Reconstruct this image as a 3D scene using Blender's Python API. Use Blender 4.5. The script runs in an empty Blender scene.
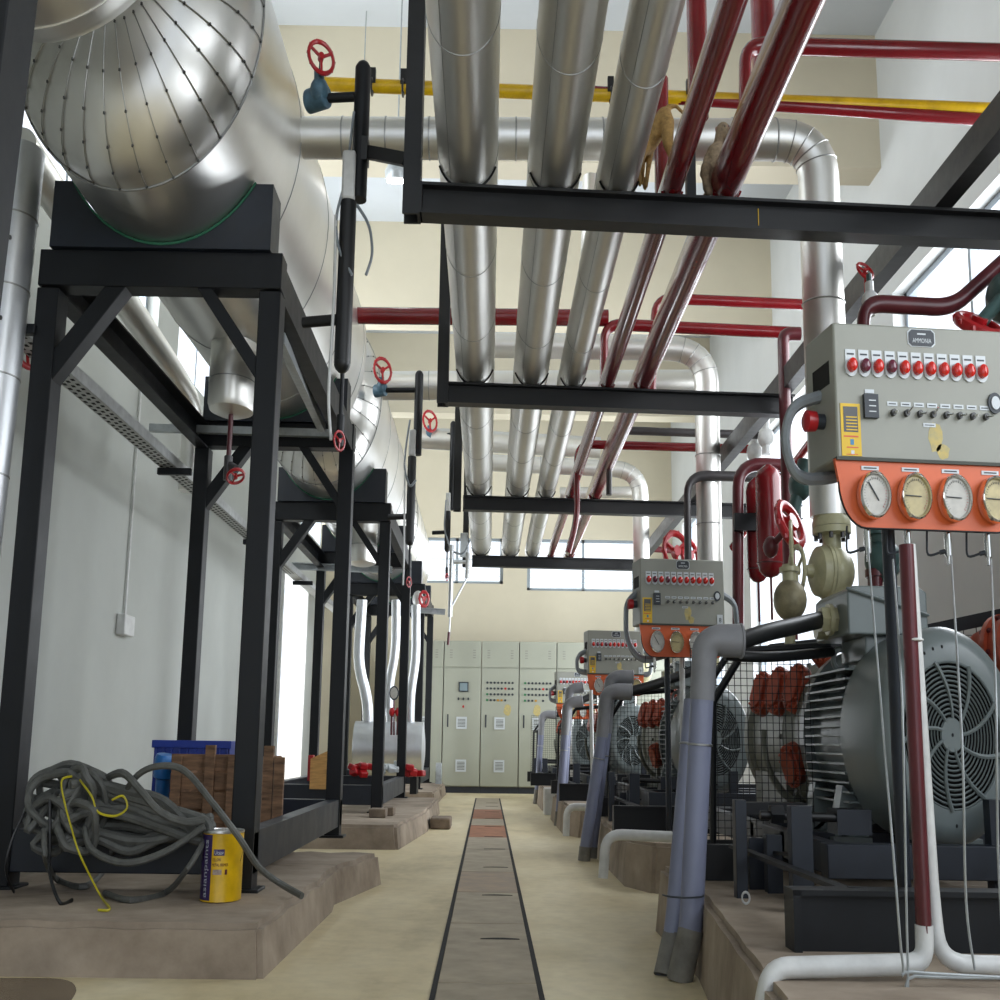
import bpy, bmesh, math, random
from mathutils import Vector, Matrix
random.seed(7)
SC = bpy.context.scene
COL = SC.collection
SX = 0.667          # everything in the photograph is this much narrower than tall
F = 1250.0
PI = math.pi
# ------------------------------------------------------------------ camera
HC = 0.69
PITCH = math.atan(244.0/F)
YAW = math.atan((491.5-500)/F)*-1.0
ROLL = 0.014
cam = bpy.data.objects.new('camera', bpy.data.cameras.new('camera'))
COL.objects.link(cam)
cam.data.lens = 36*F/1000.0
cam.data.sensor_width = 36
cam.data.clip_start = 0.02
RM = Matrix.Rotation(-YAW, 3, 'Z') @ Matrix.Rotation(PI/2+PITCH, 3, 'X') @ Matrix.Rotation(ROLL, 3, 'Z')
cam.matrix_world = Matrix.Translation((0, 0, HC)) @ RM.to_4x4()
SC.camera = cam

def ray(px, py):
    return RM @ Vector(((px-500)/F, (500-py)/F, -1))
def V(px, py, Y):
    d = ray(px, py); s = Y/d.y
    return Vector((0, 0, HC)) + d*s
def VZ(px, py, z):
    d = ray(px, py); s = (z-HC)/d.z
    return Vector((0, 0, HC)) + d*s
def VX(px, py, X):
    d = ray(px, py); s = X/d.x
    return Vector((0, 0, HC)) + d*s

def ext(p, q, X):    # carry the line p-q on to the plane X
    return p+(q-p)*((X-p.x)/(q.x-p.x))
# ------------------------------------------------------------------ materials
def mat(name, col, rough=.5, metal=0., var=.08, scale=6., bump=0., stretch=(1, 1, 1), col2=None, spec=.5, rvar=0., emit=None, coat=0.):
    m = bpy.data.materials.new(name); m.use_nodes = True
    nt = m.node_tree; N = nt.nodes; L = nt.links
    b = N['Principled BSDF']
    b.inputs['Roughness'].default_value = rough
    b.inputs['Metallic'].default_value = metal
    b.inputs['Specular IOR Level'].default_value = spec
    b.inputs['Coat Weight'].default_value = coat
    tc = N.new('ShaderNodeTexCoord'); mp = N.new('ShaderNodeMapping'); mp.inputs['Scale'].default_value = stretch
    L.new(tc.outputs['Object'], mp.inputs[0])
    nz = N.new('ShaderNodeTexNoise'); nz.inputs['Scale'].default_value = scale; nz.inputs['Detail'].default_value = 6
    nz.inputs['Roughness'].default_value = .6
    L.new(mp.outputs[0], nz.inputs['Vector'])
    cr = N.new('ShaderNodeValToRGB')
    c2 = col2 if col2 else [max(0, c*(1-2.2*var)) for c in col[:3]]
    c1 = [min(1, c*(1+var)) for c in col[:3]]
    cr.color_ramp.elements[0].position = .3; cr.color_ramp.elements[1].position = .7
    cr.color_ramp.elements[0].color = (*c2[:3], 1); cr.color_ramp.elements[1].color = (*c1, 1)
    L.new(nz.outputs['Fac'], cr.inputs[0]); L.new(cr.outputs[0], b.inputs['Base Color'])
    if rvar:
        mr = N.new('ShaderNodeMapRange'); mr.inputs['To Min'].default_value = max(.02, rough-rvar); mr.inputs['To Max'].default_value = rough+rvar
        L.new(nz.outputs['Fac'], mr.inputs[0]); L.new(mr.outputs[0], b.inputs['Roughness'])
    if bump:
        bp = N.new('ShaderNodeBump'); bp.inputs['Strength'].default_value = bump; bp.inputs['Distance'].default_value = .01
        L.new(nz.outputs['Fac'], bp.inputs['Height']); L.new(bp.outputs[0], b.inputs['Normal'])
    if emit:
        b.inputs['Emission Color'].default_value = (*emit[:3], 1); b.inputs['Emission Strength'].default_value = emit[3]
    return m
def hexc(h):
    r = [int(h[i:i+2], 16)/255 for i in (0, 2, 4)]
    return [c/12.92 if c <= .04045 else ((c+.055)/1.055)**2.4 for c in r]
H = hexc
M = {}
M['alu'] = mat('aluminium_cladding', (.76, .75, .71), .40, .95, .03, 2., .02, rvar=.05)
M['alu_tank'] = mat('tank_cladding', (.78, .77, .74), .34, .97, .04, 2.2, .10, rvar=.07)
M['alu_dull'] = mat('dull_cladding', (.72, .74, .76), .42, .9, .06, 4., .08, rvar=.08)
M['seam'] = mat('seam_metal', (.42, .42, .41), .45, 1., .1)
M['rivet'] = mat('rivet_metal', (.10, .10, .10), .5, .6, .1)
M['steel'] = mat('painted_black_steel', H('101317'), .5, 0., .18, 9., .05, rvar=.12, spec=.35)
M['steel2'] = mat('blue_black_steel', H('181f2a'), .45, 0., .18, 7., .05, rvar=.12)
M['rack'] = mat('dark_rack_steel', H('131416'), .45, 0., .2, 5., .04, stretch=(1, 4, 4), rvar=.12)
M['black'] = mat('black_rubber', H('141517'), .45, 0., .15, 12.)
M['galv'] = mat('galvanised_steel', (.42, .45, .46), .45, .35, .1, 20., .04)
M['red'] = mat('red_pipe_paint', H('761018'), .24, 0., .12, 4., .02, rvar=.06, coat=.3)
M['redbright'] = mat('bright_red_paint', H('b31d24'), .3, 0., .1, 8.)
M['maroon'] = mat('maroon_paint', H('5a2228'), .32, 0., .15, 6.)
M['brown'] = mat('brown_pipe_paint', H('3e3b3c'), .4, 0., .1)
M['yellow'] = mat('yellow_pipe_paint', H('d2a90a'), .3, 0., .15, 9.)
M['cream'] = mat('cream_valve_paint', H('b9b592'), .35, 0., .12, 12.)
M['teal'] = mat('teal_valve_paint', H('3f5a58'), .4, 0., .15, 10.)
M['bluevalve'] = mat('blue_grey_valve_paint', H('4d6e80'), .5, 0., .2, 20.)
M['motor'] = mat('grey_motor_paint', H('727b7b'), .32, 0., .06, 5., .01, rvar=.06)
M['comp'] = mat('olive_grey_compressor_paint', H('66685c'), .4, 0., .15, 8.)
M['dirty'] = mat('oily_olive_casting', H('8d8467'), .5, 0., .3, 10., .1)
M['orange'] = mat('orange_head_paint', H('a8492f'), .38, 0., .18, 9.)
M['panelgrey'] = mat('light_grey_enclosure', H('8f9086'), .42, 0., .04, 3.)
M['paneloff'] = mat('orange_gauge_plate', H('d05a22'), .4, 0., .06, 5.)
M['mcc'] = mat('sage_grey_cabinet', H('a3a596'), .42, 0., .03, 2.)
M['mccline'] = mat('cabinet_gap', H('3d4038'), .6)
M['mccbase'] = mat('cabinet_base', H('2c3038'), .5)
M['chrome'] = mat('chrome_bezel', (.82, .82, .80), .15, 1., .02)
M['white'] = mat('white_paint', H('cfd0ce'), .38, 0., .08, 14., .02)
M['tag'] = mat('pale_tag', H('c9cfd2'), .45, 0., .03)
M['ink'] = mat('dark_ink', H('2b3138'), .5, 0., .02)
M['face'] = mat('gauge_face', H('b9b6ae'), .35, 0., .1, 30.)
M['faceyellow'] = mat('oil_stained_gauge_face', H('b7a878'), .35, 0., .15, 25.)
M['faceredd'] = mat('brown_gauge_face', H('6b5248'), .35, 0., .15, 25.)
M['stickeryellow'] = mat('yellow_sticker', H('ddb514'), .45, 0., .05)
M['stainyellow'] = mat('yellow_paint_smudge', H('b5a05a'), .6, 0., .25, 40., col2=H('a09a78'))
M['conduit'] = mat('grey_blue_conduit', H('7a7f95'), .42, 0., .06, 4., .02)
M['conduitgrey'] = mat('grey_conduit_elbow', H('85868a'), .45, 0., .08, 8., .02)
M['conduitdirt'] = mat('dusty_conduit_foot', H('7d7a72'), .7, 0., .2, 12., .05)
M['cable'] = mat('dusty_grey_cable', H('5c5d59'), .6, 0., .15, 30., .1)
M['greycable'] = mat('grey_flexible_conduit', H('848b90'), .45, 0., .06, 30.)
M['wireyellow'] = mat('yellow_wire', H('c3b620'), .45, 0., .1)
M['wood'] = mat('crate_wood', H('86664c'), .75, 0., .28, 9., .1, stretch=(1, 1, 6))
M['woodlight'] = mat('pale_plywood', H('c89a5c'), .7, 0., .15, 9., stretch=(1, 1, 6))
M['blueplastic'] = mat('blue_plastic', H('14369c'), .35, 0., .1)
M['bluebag'] = mat('light_blue_plastic', H('1e6fb8'), .4, 0., .15)
M['concrete'] = mat('rough_concrete', H('a39584'), .88, 0., .12, 3.5, .5, col2=H('77695a'))
M['brick'] = mat('weathered_brick', H('7f7060'), .9, 0., .2, 10., .3)
M['tinyellow'] = mat('tin_yellow', H('d9ad08'), .35, 0., .08, 20.)
M['tinpurple'] = mat('tin_purple', H('35205c'), .35, 0., .08, 20.)
M['tinlid'] = mat('tin_lid', (.7, .7, .7), .3, 1., .1, 30.)
M['skyblue'] = mat('sticker_blue', H('3c86b0'), .5)
M['green'] = mat('green_felt', H('2c6b52'), .8)
M['fur'] = mat('monkey_fur', H('98856c'), .9, 0., .2, 60., .3)
M['furpale'] = mat('monkey_fur_pale', H('a9978a'), .9, 0., .2, 60., .3)
M['furgold'] = mat('monkey_fur_golden', H('a3814c'), .9, 0., .2, 60., .3)
M['skin'] = mat('monkey_skin', H('9d7a6c'), .7, 0., .1)
M['redlamp'] = mat('red_lamp_lens', H('c81e14'), .2, 0., .05, coat=.5)
M['redlampoff'] = mat('dark_red_lamp_lens', H('5e1a30'), .2, 0., .05, coat=.5)
M['greenlamp'] = mat('green_lamp_lens', H('2f7a4a'), .3)
M['amberlamp'] = mat('amber_lamp_lens', H('c08a20'), .3)
M['lampglow'] = mat('lamp_glow', (1, 1, 1), .4, emit=(1, .98, .95, 9))
M['glass'] = mat('grey_glass', H('7b8c90'), .1, 0., .02)
M['frame'] = mat('window_frame', H('9fa9b3'), .4, .3, .03)
M['louvre'] = mat('louvre_glass', H('cfd8dc'), .25, 0., .02)
M['wall'] = mat('grey_white_plaster', H('b6b9b4'), .85, 0., .035, 1.2, .03)
M['wallcream'] = mat('cream_plaster', H('d8cfb8'), .85, 0., .03, 1.2, .03)
M['wallright'] = mat('pale_grey_plaster', H('d2d4d2'), .85, 0., .03, 1.2, .03)
M['ceil'] = mat('ceiling_paint', H('cfd4d8'), .9, 0., .03, 1.)
M['trencha'] = mat('grey_checker_plate', H('a2957f'), .65, 0, .1, 6., .1, col2=H('857b68'))
M['trenchb'] = mat('rusty_trench_plate', H('a08a70'), .7, 0, .15, 6., .1, col2=H('857c72'))
M['trenchc'] = mat('orange_rust_plate', H('9a6648'), .75, .1, .2, 6., .1)
M['stain'] = mat('wet_floor_stain', H('6f604c'), .25, 0., .2, 9.)
M['pit'] = mat('dark_slot', H('181614'), .9)
M['tray'] = mat('perforated_tray_steel', (.52, .53, .52), .5, .6, .1, 15.)

def floor_mat():
    m = bpy.data.materials.new('stained_screed'); m.use_nodes = True
    nt = m.node_tree; N = nt.nodes; L = nt.links; b = N['Principled BSDF']
    tc = N.new('ShaderNodeTexCoord')
    n1 = N.new('ShaderNodeTexNoise'); n1.inputs['Scale'].default_value = 1.3; n1.inputs['Detail'].default_value = 8; n1.inputs['Roughness'].default_value = .62
    n2 = N.new('ShaderNodeTexNoise'); n2.inputs['Scale'].default_value = 18; n2.inputs['Detail'].default_value = 5
    mp = N.new('ShaderNodeMapping'); mp.inputs['Scale'].default_value = (1.5, .6, 1)
    L.new(tc.outputs['Object'], mp.inputs[0]); L.new(mp.outputs[0], n1.inputs['Vector']); L.new(tc.outputs['Object'], n2.inputs['Vector'])
    r = N.new('ShaderNodeValToRGB'); e = r.color_ramp.elements
    e[0].position = .28; e[0].color = (*H('a3946f'), 1); e[1].position = .72; e[1].color = (*H('e0d4b4'), 1)
    x = e.new(.45); x.color = (*H('c9b992'), 1); x = e.new(.56); x.color = (*H('d2c4a0'), 1)
    L.new(n1.outputs['Fac'], r.inputs[0])
    r2 = N.new('ShaderNodeValToRGB'); r2.color_ramp.elements[0].color = (.72, .72, .72, 1); r2.color_ramp.elements[0].position = .3; r2.color_ramp.elements[1].position = .6
    L.new(n2.outputs['Fac'], r2.inputs[0])
    mx = N.new('ShaderNodeMix'); mx.data_type = 'RGBA'; mx.blend_type = 'MULTIPLY'; mx.inputs[0].default_value = .35
    L.new(r.outputs[0], mx.inputs[6]); L.new(r2.outputs[0], mx.inputs[7]); L.new(mx.outputs[2], b.inputs['Base Color'])
    rr = N.new('ShaderNodeMapRange'); rr.inputs['To Min'].default_value = .42; rr.inputs['To Max'].default_value = .75
    L.new(n1.outputs['Fac'], rr.inputs[0]); L.new(rr.outputs[0], b.inputs['Roughness'])
    bp = N.new('ShaderNodeBump'); bp.inputs['Strength'].default_value = .12; bp.inputs['Distance'].default_value = .01
    L.new(n2.outputs['Fac'], bp.inputs['Height']); L.new(bp.outputs[0], b.inputs['Normal'])
    return m
M['floor'] = floor_mat()

# ------------------------------------------------------------------ mesh builder
def frame_of(d, up=None):
    d = Vector(d).normalized()
    up = Vector(up) if up is not None else Vector((0, 0, 1))
    if abs(d.dot(up.normalized())) > .98: up = Vector((0, 1, 0)) if abs(d.y) < .9 else Vector((1, 0, 0))
    s = d.cross(up).normalized(); u = s.cross(d).normalized()
    return d, s, u
class MB:
    def __init__(s): s.v = []; s.f = []; s.m = []; s.mats = []
    def mi(s, m):
        m = M[m] if isinstance(m, str) else m
        if m not in s.mats: s.mats.append(m)
        return s.mats.index(m)
    def add(s, vs, fs, m):
        o = len(s.v); k = s.mi(m)
        s.v += [Vector(p) for p in vs]
        for f in fs: s.f.append(tuple(i+o for i in f)); s.m.append(k)
    def box(s, c, size, m, R=None):
        c = Vector(c); hx, hy, hz = [q/2 for q in size]
        vs = [Vector((a*hx, b*hy, d*hz)) for a in (-1, 1) for b in (-1, 1) for d in (-1, 1)]
        if R is not None: vs = [R @ p for p in vs]
        s.add([c+p for p in vs], [(0, 1, 3, 2), (4, 6, 7, 5), (0, 4, 5, 1), (2, 3, 7, 6), (0, 2, 6, 4), (1, 5, 7, 3)], m)
    def bb(s, a, b, m):      # box between two corners
        a = Vector(a); b = Vector(b)
        s.box((a+b)/2, [abs(q) for q in (b-a)], m)
    def extr(s, p0, p1, sec, m, up=None):   # 2d section (side, up) swept from p0 to p1
        p0 = Vector(p0); p1 = Vector(p1)
        d, sd, u = frame_of(p1-p0, up); n = len(sec)
        vs = [p0+sd*a+u*b for a, b in sec]+[p1+sd*a+u*b for a, b in sec]
        fs = [(i, (i+1) % n, n+(i+1) % n, n+i) for i in range(n)]+[tuple(range(n))[::-1], tuple(range(n, 2*n))]
        s.add(vs, fs, m)
    def bar(s, p0, p1, w, h, m, up=None):
        s.extr(p0, p1, [(-w/2, -h/2), (w/2, -h/2), (w/2, h/2), (-w/2, h/2)], m, up)
    def chan(s, p0, p1, w, h, m, up=None, t=.01, side=1):   # C channel, web at -side
        q = [(-w/2, -h/2), (w/2, -h/2), (w/2, -h/2+t), (-w/2+t, -h/2+t), (-w/2+t, h/2-t), (w/2, h/2-t), (w/2, h/2), (-w/2, h/2)]
        if side < 0: q = [(-a, b) for a, b in q][::-1]
        s.extr(p0, p1, q, m, up)
    def ibeam(s, p0, p1, w, h, m, up=None, t=.01):
        a, b, c = w/2, h/2, t/2
        s.extr(p0, p1, [(-a, -b), (a, -b), (a, -b+t), (c, -b+t), (c, b-t), (a, b-t), (a, b), (-a, b), (-a, b-t), (-c, b-t), (-c, -b+t), (-a, -b+t)], m, up)
    def tube(s, pts, r, m, bend=0, seg=14, sx=SX, caps=True, arc=6, closed=False):
        P = [Vector(p) for p in pts]
        if bend:
            Q = [P[0]]
            for i in range(1, len(P)-1):
                a = (P[i-1]-P[i]); c = (P[i+1]-P[i]); la, lc = a.length, c.length
                b = min(bend, la*.49, lc*.49); a.normalize(); c.normalize()
                A = P[i]+a*b; C = P[i]+c*b
                for k in range(arc+1):
                    t = k/arc; Q.append(A*(1-t)**2+P[i]*2*t*(1-t)+C*t*t)
            Q.append(P[-1]); P = Q
        n = len(P); rr = r if isinstance(r, (list, tuple)) else [r]*n
        if len(rr) != n: rr = [rr[0]+(rr[-1]-rr[0])*i/(n-1) for i in range(n)]
        d, sd, u = frame_of(P[1]-P[0]); vs = []
        for i in range(n):
            if closed: t = (P[(i+1) % n]-P[i-1])
            elif i == 0: t = P[1]-P[0]
            elif i == n-1: t = P[-1]-P[-2]
            else: t = (P[i+1]-P[i]).normalized()+(P[i]-P[i-1]).normalized()
            if t.length < 1e-9: t = d
            t.normalize(); u = (u-t*u.dot(t)).normalized(); sd = t.cross(u)
            for k in range(seg):
                a = 2*PI*k/seg; o = (sd*math.cos(a)+u*math.sin(a))*rr[i]; o.x *= sx; vs.append(P[i]+o)
        fs = []
        for i in range(n if closed else n-1):
            j = (i+1) % n
            for k in range(seg):
                l = (k+1) % seg; fs.append((i*seg+k, i*seg+l, j*seg+l, j*seg+k))
        if caps and not closed: fs += [tuple(range(seg))[::-1], tuple(range((n-1)*seg, n*seg))]
        s.add(vs, fs, m)
    def lathe(s, prof, o, ax, m, seg=24, sx=SX, up=None, caps=True):     # prof: (distance along axis, radius)
        o = Vector(o); d, sd, u = frame_of(ax, up); vs = []; fs = []
        for a, r in prof:
            for k in range(seg):
                t = 2*PI*k/seg; q = d*a+(sd*math.cos(t)+u*math.sin(t))*max(r, 1e-5); q.x *= sx; vs.append(o+q)
        for i in range(len(prof)-1):
            for k in range(seg):
                l = (k+1) % seg; fs.append((i*seg+k, i*seg+l, (i+1)*seg+l, (i+1)*seg+k))
        if caps: fs += [tuple(range(seg))[::-1], tuple(range((len(prof)-1)*seg, len(prof)*seg))]
        s.add(vs, fs, m)
    def cyl(s, p0, p1, r, m, seg=20, sx=SX):
        s.tube([p0, p1], r, m, seg=seg, sx=sx)
    def ball(s, c, r, m, seg=16, sx=SX, sc=(1, 1, 1)):
        c = Vector(c); n = seg//2; vs = []; fs = []
        for i in range(n+1):
            th = PI*i/n
            for k in range(seg):
                ph = 2*PI*k/seg
                vs.append(c+Vector((r*sc[0]*sx*math.sin(th)*math.cos(ph), r*sc[1]*math.sin(th)*math.sin(ph), r*sc[2]*math.cos(th))))
        for i in range(n):
            for k in range(seg):
                l = (k+1) % seg; fs.append((i*seg+k, (i+1)*seg+k, (i+1)*seg+l, i*seg+l))
        s.add(vs, fs, m)
    def torus(s, c, ax, R, r, m, seg=28, ts=8, sx=SX, arc=(0, 2*PI)):
        c = Vector(c); d, sd, u = frame_of(ax); full = arc[1]-arc[0] > 6.28
        P = []; n = seg if full else seg+1
        for i in range(n):
            a = arc[0]+(arc[1]-arc[0])*i/seg; q = (sd*math.cos(a)+u*math.sin(a))*R; q.x *= sx; P.append(c+q)
        s.tube(P, r, m, seg=ts, sx=sx, closed=full)
    def prism(s, poly, vec, m):
        n = len(poly); vec = Vector(vec); poly = [Vector(p) for p in poly]
        s.add(poly+[p+vec for p in poly], [(i, (i+1) % n, n+(i+1) % n, n+i) for i in range(n)]+[tuple(range(n))[::-1], tuple(range(n, 2*n))], m)
    def quad(s, a, b, c, d, m): s.add([a, b, c, d], [(0, 1, 2, 3)], m)
    def text(s, txt, o, right, up, size, m, width=None, fn=None):
        vs, fs = text_geo(txt)
        if not vs: return
        x0 = min(p[0] for p in vs); x1 = max(p[0] for p in vs); w = x1-x0
        kx = (width/w) if width else size
        if fn: s.add([fn((p[0]-x0)*kx, p[1]*size) for p in vs], fs, m)
        else:
            o = Vector(o); right = Vector(right); up = Vector(up); s.add([o+right*((p[0]-x0)*kx)+up*(p[1]*size) for p in vs], fs, m)
    def build(s, name, parent=None, bevel=0, angle=38, smooth=True, weld=False):
        me = bpy.data.meshes.new(name)
        off = Vector(parent['_w']) if parent is not None else Vector((0, 0, 0))
        org = off if parent is not None else Vector((0, 0, 0))
        if parent is None and s.v:
            lo = Vector([min(p[i] for p in s.v) for i in range(3)]); hi = Vector([max(p[i] for p in s.v) for i in range(3)])
            org = Vector(((lo.x+hi.x)/2, (lo.y+hi.y)/2, lo.z))
        me.from_pydata([p-org for p in s.v], [], s.f)
        for m in s.mats: me.materials.append(m)
        me.polygons.foreach_set('material_index', s.m)
        bm = bmesh.new(); bm.from_mesh(me)
        if weld: bmesh.ops.remove_doubles(bm, verts=bm.verts, dist=1e-5)
        bmesh.ops.recalc_face_normals(bm, faces=bm.faces); bm.to_mesh(me); bm.free()
        if smooth:
            me.polygons.foreach_set('use_smooth', [True]*len(me.polygons)); me.set_sharp_from_angle(angle=math.radians(angle))
        me.update()
        o = bpy.data.objects.new(name, me); COL.objects.link(o)
        o['_w'] = tuple(org)
        if parent is None: o.location = org
        else: o.parent = parent
        if bevel:
            b = o.modifiers.new('bevel', 'BEVEL'); b.width = bevel; b.segments = 2; b.limit_method = 'ANGLE'; b.angle_limit = math.radians(40)
        return o
_tc = {}
def text_geo(t):
    if t not in _tc:
        cu = bpy.data.curves.new('t', 'FONT'); cu.body = t; cu.size = 1; cu.resolution_u = 2
        ob = bpy.data.objects.new('t', cu); COL.objects.link(ob)
        dg = bpy.context.evaluated_depsgraph_get(); me = ob.evaluated_get(dg).to_mesh()
        _tc[t] = ([tuple(v.co) for v in me.vertices], [tuple(p.vertices) for p in me.polygons])
        bpy.data.objects.remove(ob); bpy.data.curves.remove(cu)
    return _tc[t]
def tag(o, label, cat, group=None):
    o['label'] = label; o['category'] = cat
    if group: o['group'] = group
    return o
def thing(name, label, cat, loc, group=None):
    o = bpy.data.objects.new(name, None); COL.objects.link(o); o.empty_display_size = .1
    o.location = loc; o['_w'] = tuple(loc)
    return tag(o, label, cat, group)
def one(mb, name, label, cat, group=None, **k): return tag(mb.build(name, None, **k), label, cat, group)
def struct(mb, name, **k):
    o = mb.build(name, None, **k); o['kind'] = 'structure'; return o
CH = {}
def kids(o): return [c for c in bpy.data.objects if c.parent == o]
def dup(root, d, label, group=None):
    r = root.copy(); COL.objects.link(r); r.location = Vector(root.location)+Vector(d); r['label'] = label
    if group: r['group'] = group
    def rec(a, b):
        for c in kids(a):
            if c == b: continue
            e = c.copy(); COL.objects.link(e); e.parent = b; rec(c, e)
    src = kids(root)
    for c in src:
        e = c.copy(); COL.objects.link(e); e.parent = r
        for g in kids(c):
            h = g.copy(); COL.objects.link(h); h.parent = e
    return r
def relabel(root, fn):
    for c in kids(root): fn(c)

# ================================================================== SETTING
XL, XR, YB, ZC, ZB = -2.5, 2.85, 19.4, 6.0, 4.92
YF = -4.0
b = MB(); b.bb((XL-.4, YF, -.3), (XR+.4, YB+.3, 0), 'floor'); struct(b, 'floor')
b = MB(); b.bb((XL-.3, YF, ZC), (XR+.3, YB+.3, ZC+.2), 'ceil'); struct(b, 'ceiling')
for i, y in enumerate((1.4, 5.0, 8.6, 12.2, 15.8)):
    b = MB(); b.bb((XL, y, ZB), (XR, y+.3, ZC), 'wallcream'); struct(b, 'trim_%d' % (i+1))
def wall_with_holes(name, x0, x1, holes, ya, yb, m, along='Y', z1=ZC):
    b = MB(); ys = sorted({ya, yb, *[h[0] for h in holes], *[h[1] for h in holes]}); zs = sorted({0, z1, *[h[2] for h in holes], *[h[3] for h in holes]})
    for i in range(len(ys)-1):
        for k in range(len(zs)-1):
            cy, cz = (ys[i]+ys[i+1])/2, (zs[k]+zs[k+1])/2
            if any(h[0] < cy < h[1] and h[2] < cz < h[3] for h in holes): continue
            if along == 'Y': b.bb((x0, ys[i], zs[k]), (x1, ys[i+1], zs[k+1]), m)
            else: b.bb((ys[i], x0, zs[k]), (ys[i+1], x1, zs[k+1]), m)
    return struct(b, name, smooth=False)
LW = [(5.2, 8.9, 3.6, 4.85), (9.5, 13.4, 3.6, 4.85), (16.2, 18.8, 3.5, 4.85)]
LD = [(14.9, 17.0, 0, 2.75)]
wall_with_holes('wall_left', XL-.25, XL, LW+LD, YF, YB+.2, 'wall')
RW = [(4.9, 8.5, 2.3, 3.9), (9.6, 13.6, .5, 3.95), (15.2, 18.4, .8, 3.95), (-1.5, 2.5, 1.5, 3.9)]
wall_with_holes('wall_right', XR, XR+.25, RW, YF, YB+.2, 'wallright')
pA = V(442, 583, YB); pB = V(503, 583, YB); pC = V(527, 587, YB); pD = V(640, 592, YB)
zt = V(500, 538, YB).z
BWn = [(pA.x-.5, pB.x, pA.z, zt), (pC.x, pD.x, pD.z, zt)]
wall_with_holes('wall_back', YB, YB+.2, BWn, XL-.25, XR+.25, 'wallcream', 'X')
def window(n, holes, plane, along, bars):
    a0, a1, z0, z1 = holes; b = MB(); t = .05
    def bx(a, c, e, g, dd=.06):
        if along == 'Y': b.bb((plane-dd/2, a, e), (plane+dd/2, c, g), 'frame')
        else: b.bb((a, plane-dd/2, e), (c, plane+dd/2, g), 'frame')
    bx(a0, a0+t, z0, z1); bx(a1-t, a1, z0, z1); bx(a0, a1, z0, z0+t); bx(a0, a1, z1-t, z1)
    for k in range(1, bars): bx(a0+(a1-a0)*k/bars-t*.4, a0+(a1-a0)*k/bars+t*.4, z0, z1)
    return struct(b, 'window_%d' % n, smooth=False)
for k, h in enumerate(LW): window(k+1, h, XL-.12, 'Y', 4)
for k, h in enumerate(RW): window(k+4, h, XR+.12, 'Y', 3)
for k, h in enumerate(BWn):
    window(k+8, h, YB+.1, 'X', 2)
    for q in range(5):
        b = MB(); z = h[2]+.06+q*.085
        b.box(((h[0]+h[1])/2, YB+.1, z), (h[1]-h[0]-.08, .09, .006), 'louvre', Matrix.Rotation(.5, 3, 'X'))
        o = struct(b, 'trim_louvre'); 
b = MB(); b.bb((XL-.27, 14.9, 0), (XL+.03, 14.97, 2.75), 'white'); b.bb((XL-.27, 16.93, 0), (XL+.03, 16.999, 2.75), 'white'); b.bb((XL-.27, 14.9, 2.70), (XL+.03, 16.99, 2.75), 'white')
struct(b, 'door_1', smooth=False)
b = MB(); b.bb((XL-.6, 15.6, -.2), (XL-.3, 15.95, 3.2), 'wallcream'); struct(b, 'trim_6', smooth=False)
b = MB(); b.bb((XL, 18.2, 0), (XL+.25, 18.6, ZB), 'wallcream'); struct(b, 'trim_7', smooth=False)

# daylight: sky through every opening
w = bpy.data.worlds.new('sky'); SC.world = w; w.use_nodes = True
bg = w.node_tree.nodes['Background']; bg.inputs[0].default_value = (.80, .88, 1.0, 1); bg.inputs[1].default_value = 1.0
def day(name, loc, rot, sx_, sy_, power_, col=(.93, .97, 1), k_=.14):
    power = power_*k_
    return day_(name, loc, rot, sx_, sy_, power, col)
def day_(name, loc, rot, sx_, sy_, power, col=(.93, .97, 1)):
    l = bpy.data.lights.new(name, 'AREA'); l.shape = 'RECTANGLE'; l.size = sx_; l.size_y = sy_; l.energy = power; l.color = col
    o = bpy.data.objects.new(name, l); COL.objects.link(o); o.location = loc; o.rotation_euler = rot; return o
for k, h in enumerate(LW): day('daylight_left', (XL-.4, (h[0]+h[1])/2, (h[2]+h[3])/2), (0, -PI/2, 0), h[3]-h[2], h[1]-h[0], 120*(h[1]-h[0]))
day('daylight_door', (XL-.9, 17.5, 1.4), (0, -PI/2, 0), 2.8, 7.0, 1600)
for k, h in enumerate(RW): day('daylight_right', (XR+.4, (h[0]+h[1])/2, (h[2]+h[3])/2), (0, PI/2, 0), h[3]-h[2], h[1]-h[0], (60 if k else 75)*(h[1]-h[0])*(h[3]-h[2]))
for k, h in enumerate(BWn): day('daylight_back', ((h[0]+h[1])/2, YB+.4, (h[2]+h[3])/2), (-PI/2, 0, 0), h[1]-h[0], h[3]-h[2], 60)
SC.view_settings.view_transform = 'Standard'; SC.view_settings.look = 'None'; SC.view_settings.gamma = 1; SC.view_settings.exposure = 0.9

# ================================================================== FLOOR WORK
# trench covers, one plate after the other
def trench_x(side, y):   # edges of the trench on the floor
    return (VZ(430.5, 1000, 0).x if side < 0 else VZ(543.4, 1000, 0).x)
cuts = [1045, 985, 925, 893.5, 873, 850, 838, 826, 819.5, 814.5, 810, 806, 802.5, 798.5]
names = ['a', 'a', 'a', 'b', 'a', 'a', 'c', 'a', 'c', 'c', 'a', 'a', 'a']
slotpx = [None, 940.5, 896.5, 868.3, 850, 837.5, 827.3, 819, 812.5, 807, 803.5, None, None]
words_ = ['nearest to the camera and rust-speckled', 'second from the camera, with a long dark lifting slot', 'third from the camera, with a brown tinge', 'grey-brown, in front of the conduit pair foot', 'plain grey, level with the second conduit pair', 'grey, before the first orange rusted plate', 'orange with rust on its near half', 'grey, between two orange rusted plates', 'orange with rust and a dark slot', 'orange, the last rusted one', 'small and far away, grey', 'small, second from the cabinets', 'small, ending at the control cabinets']
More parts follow.
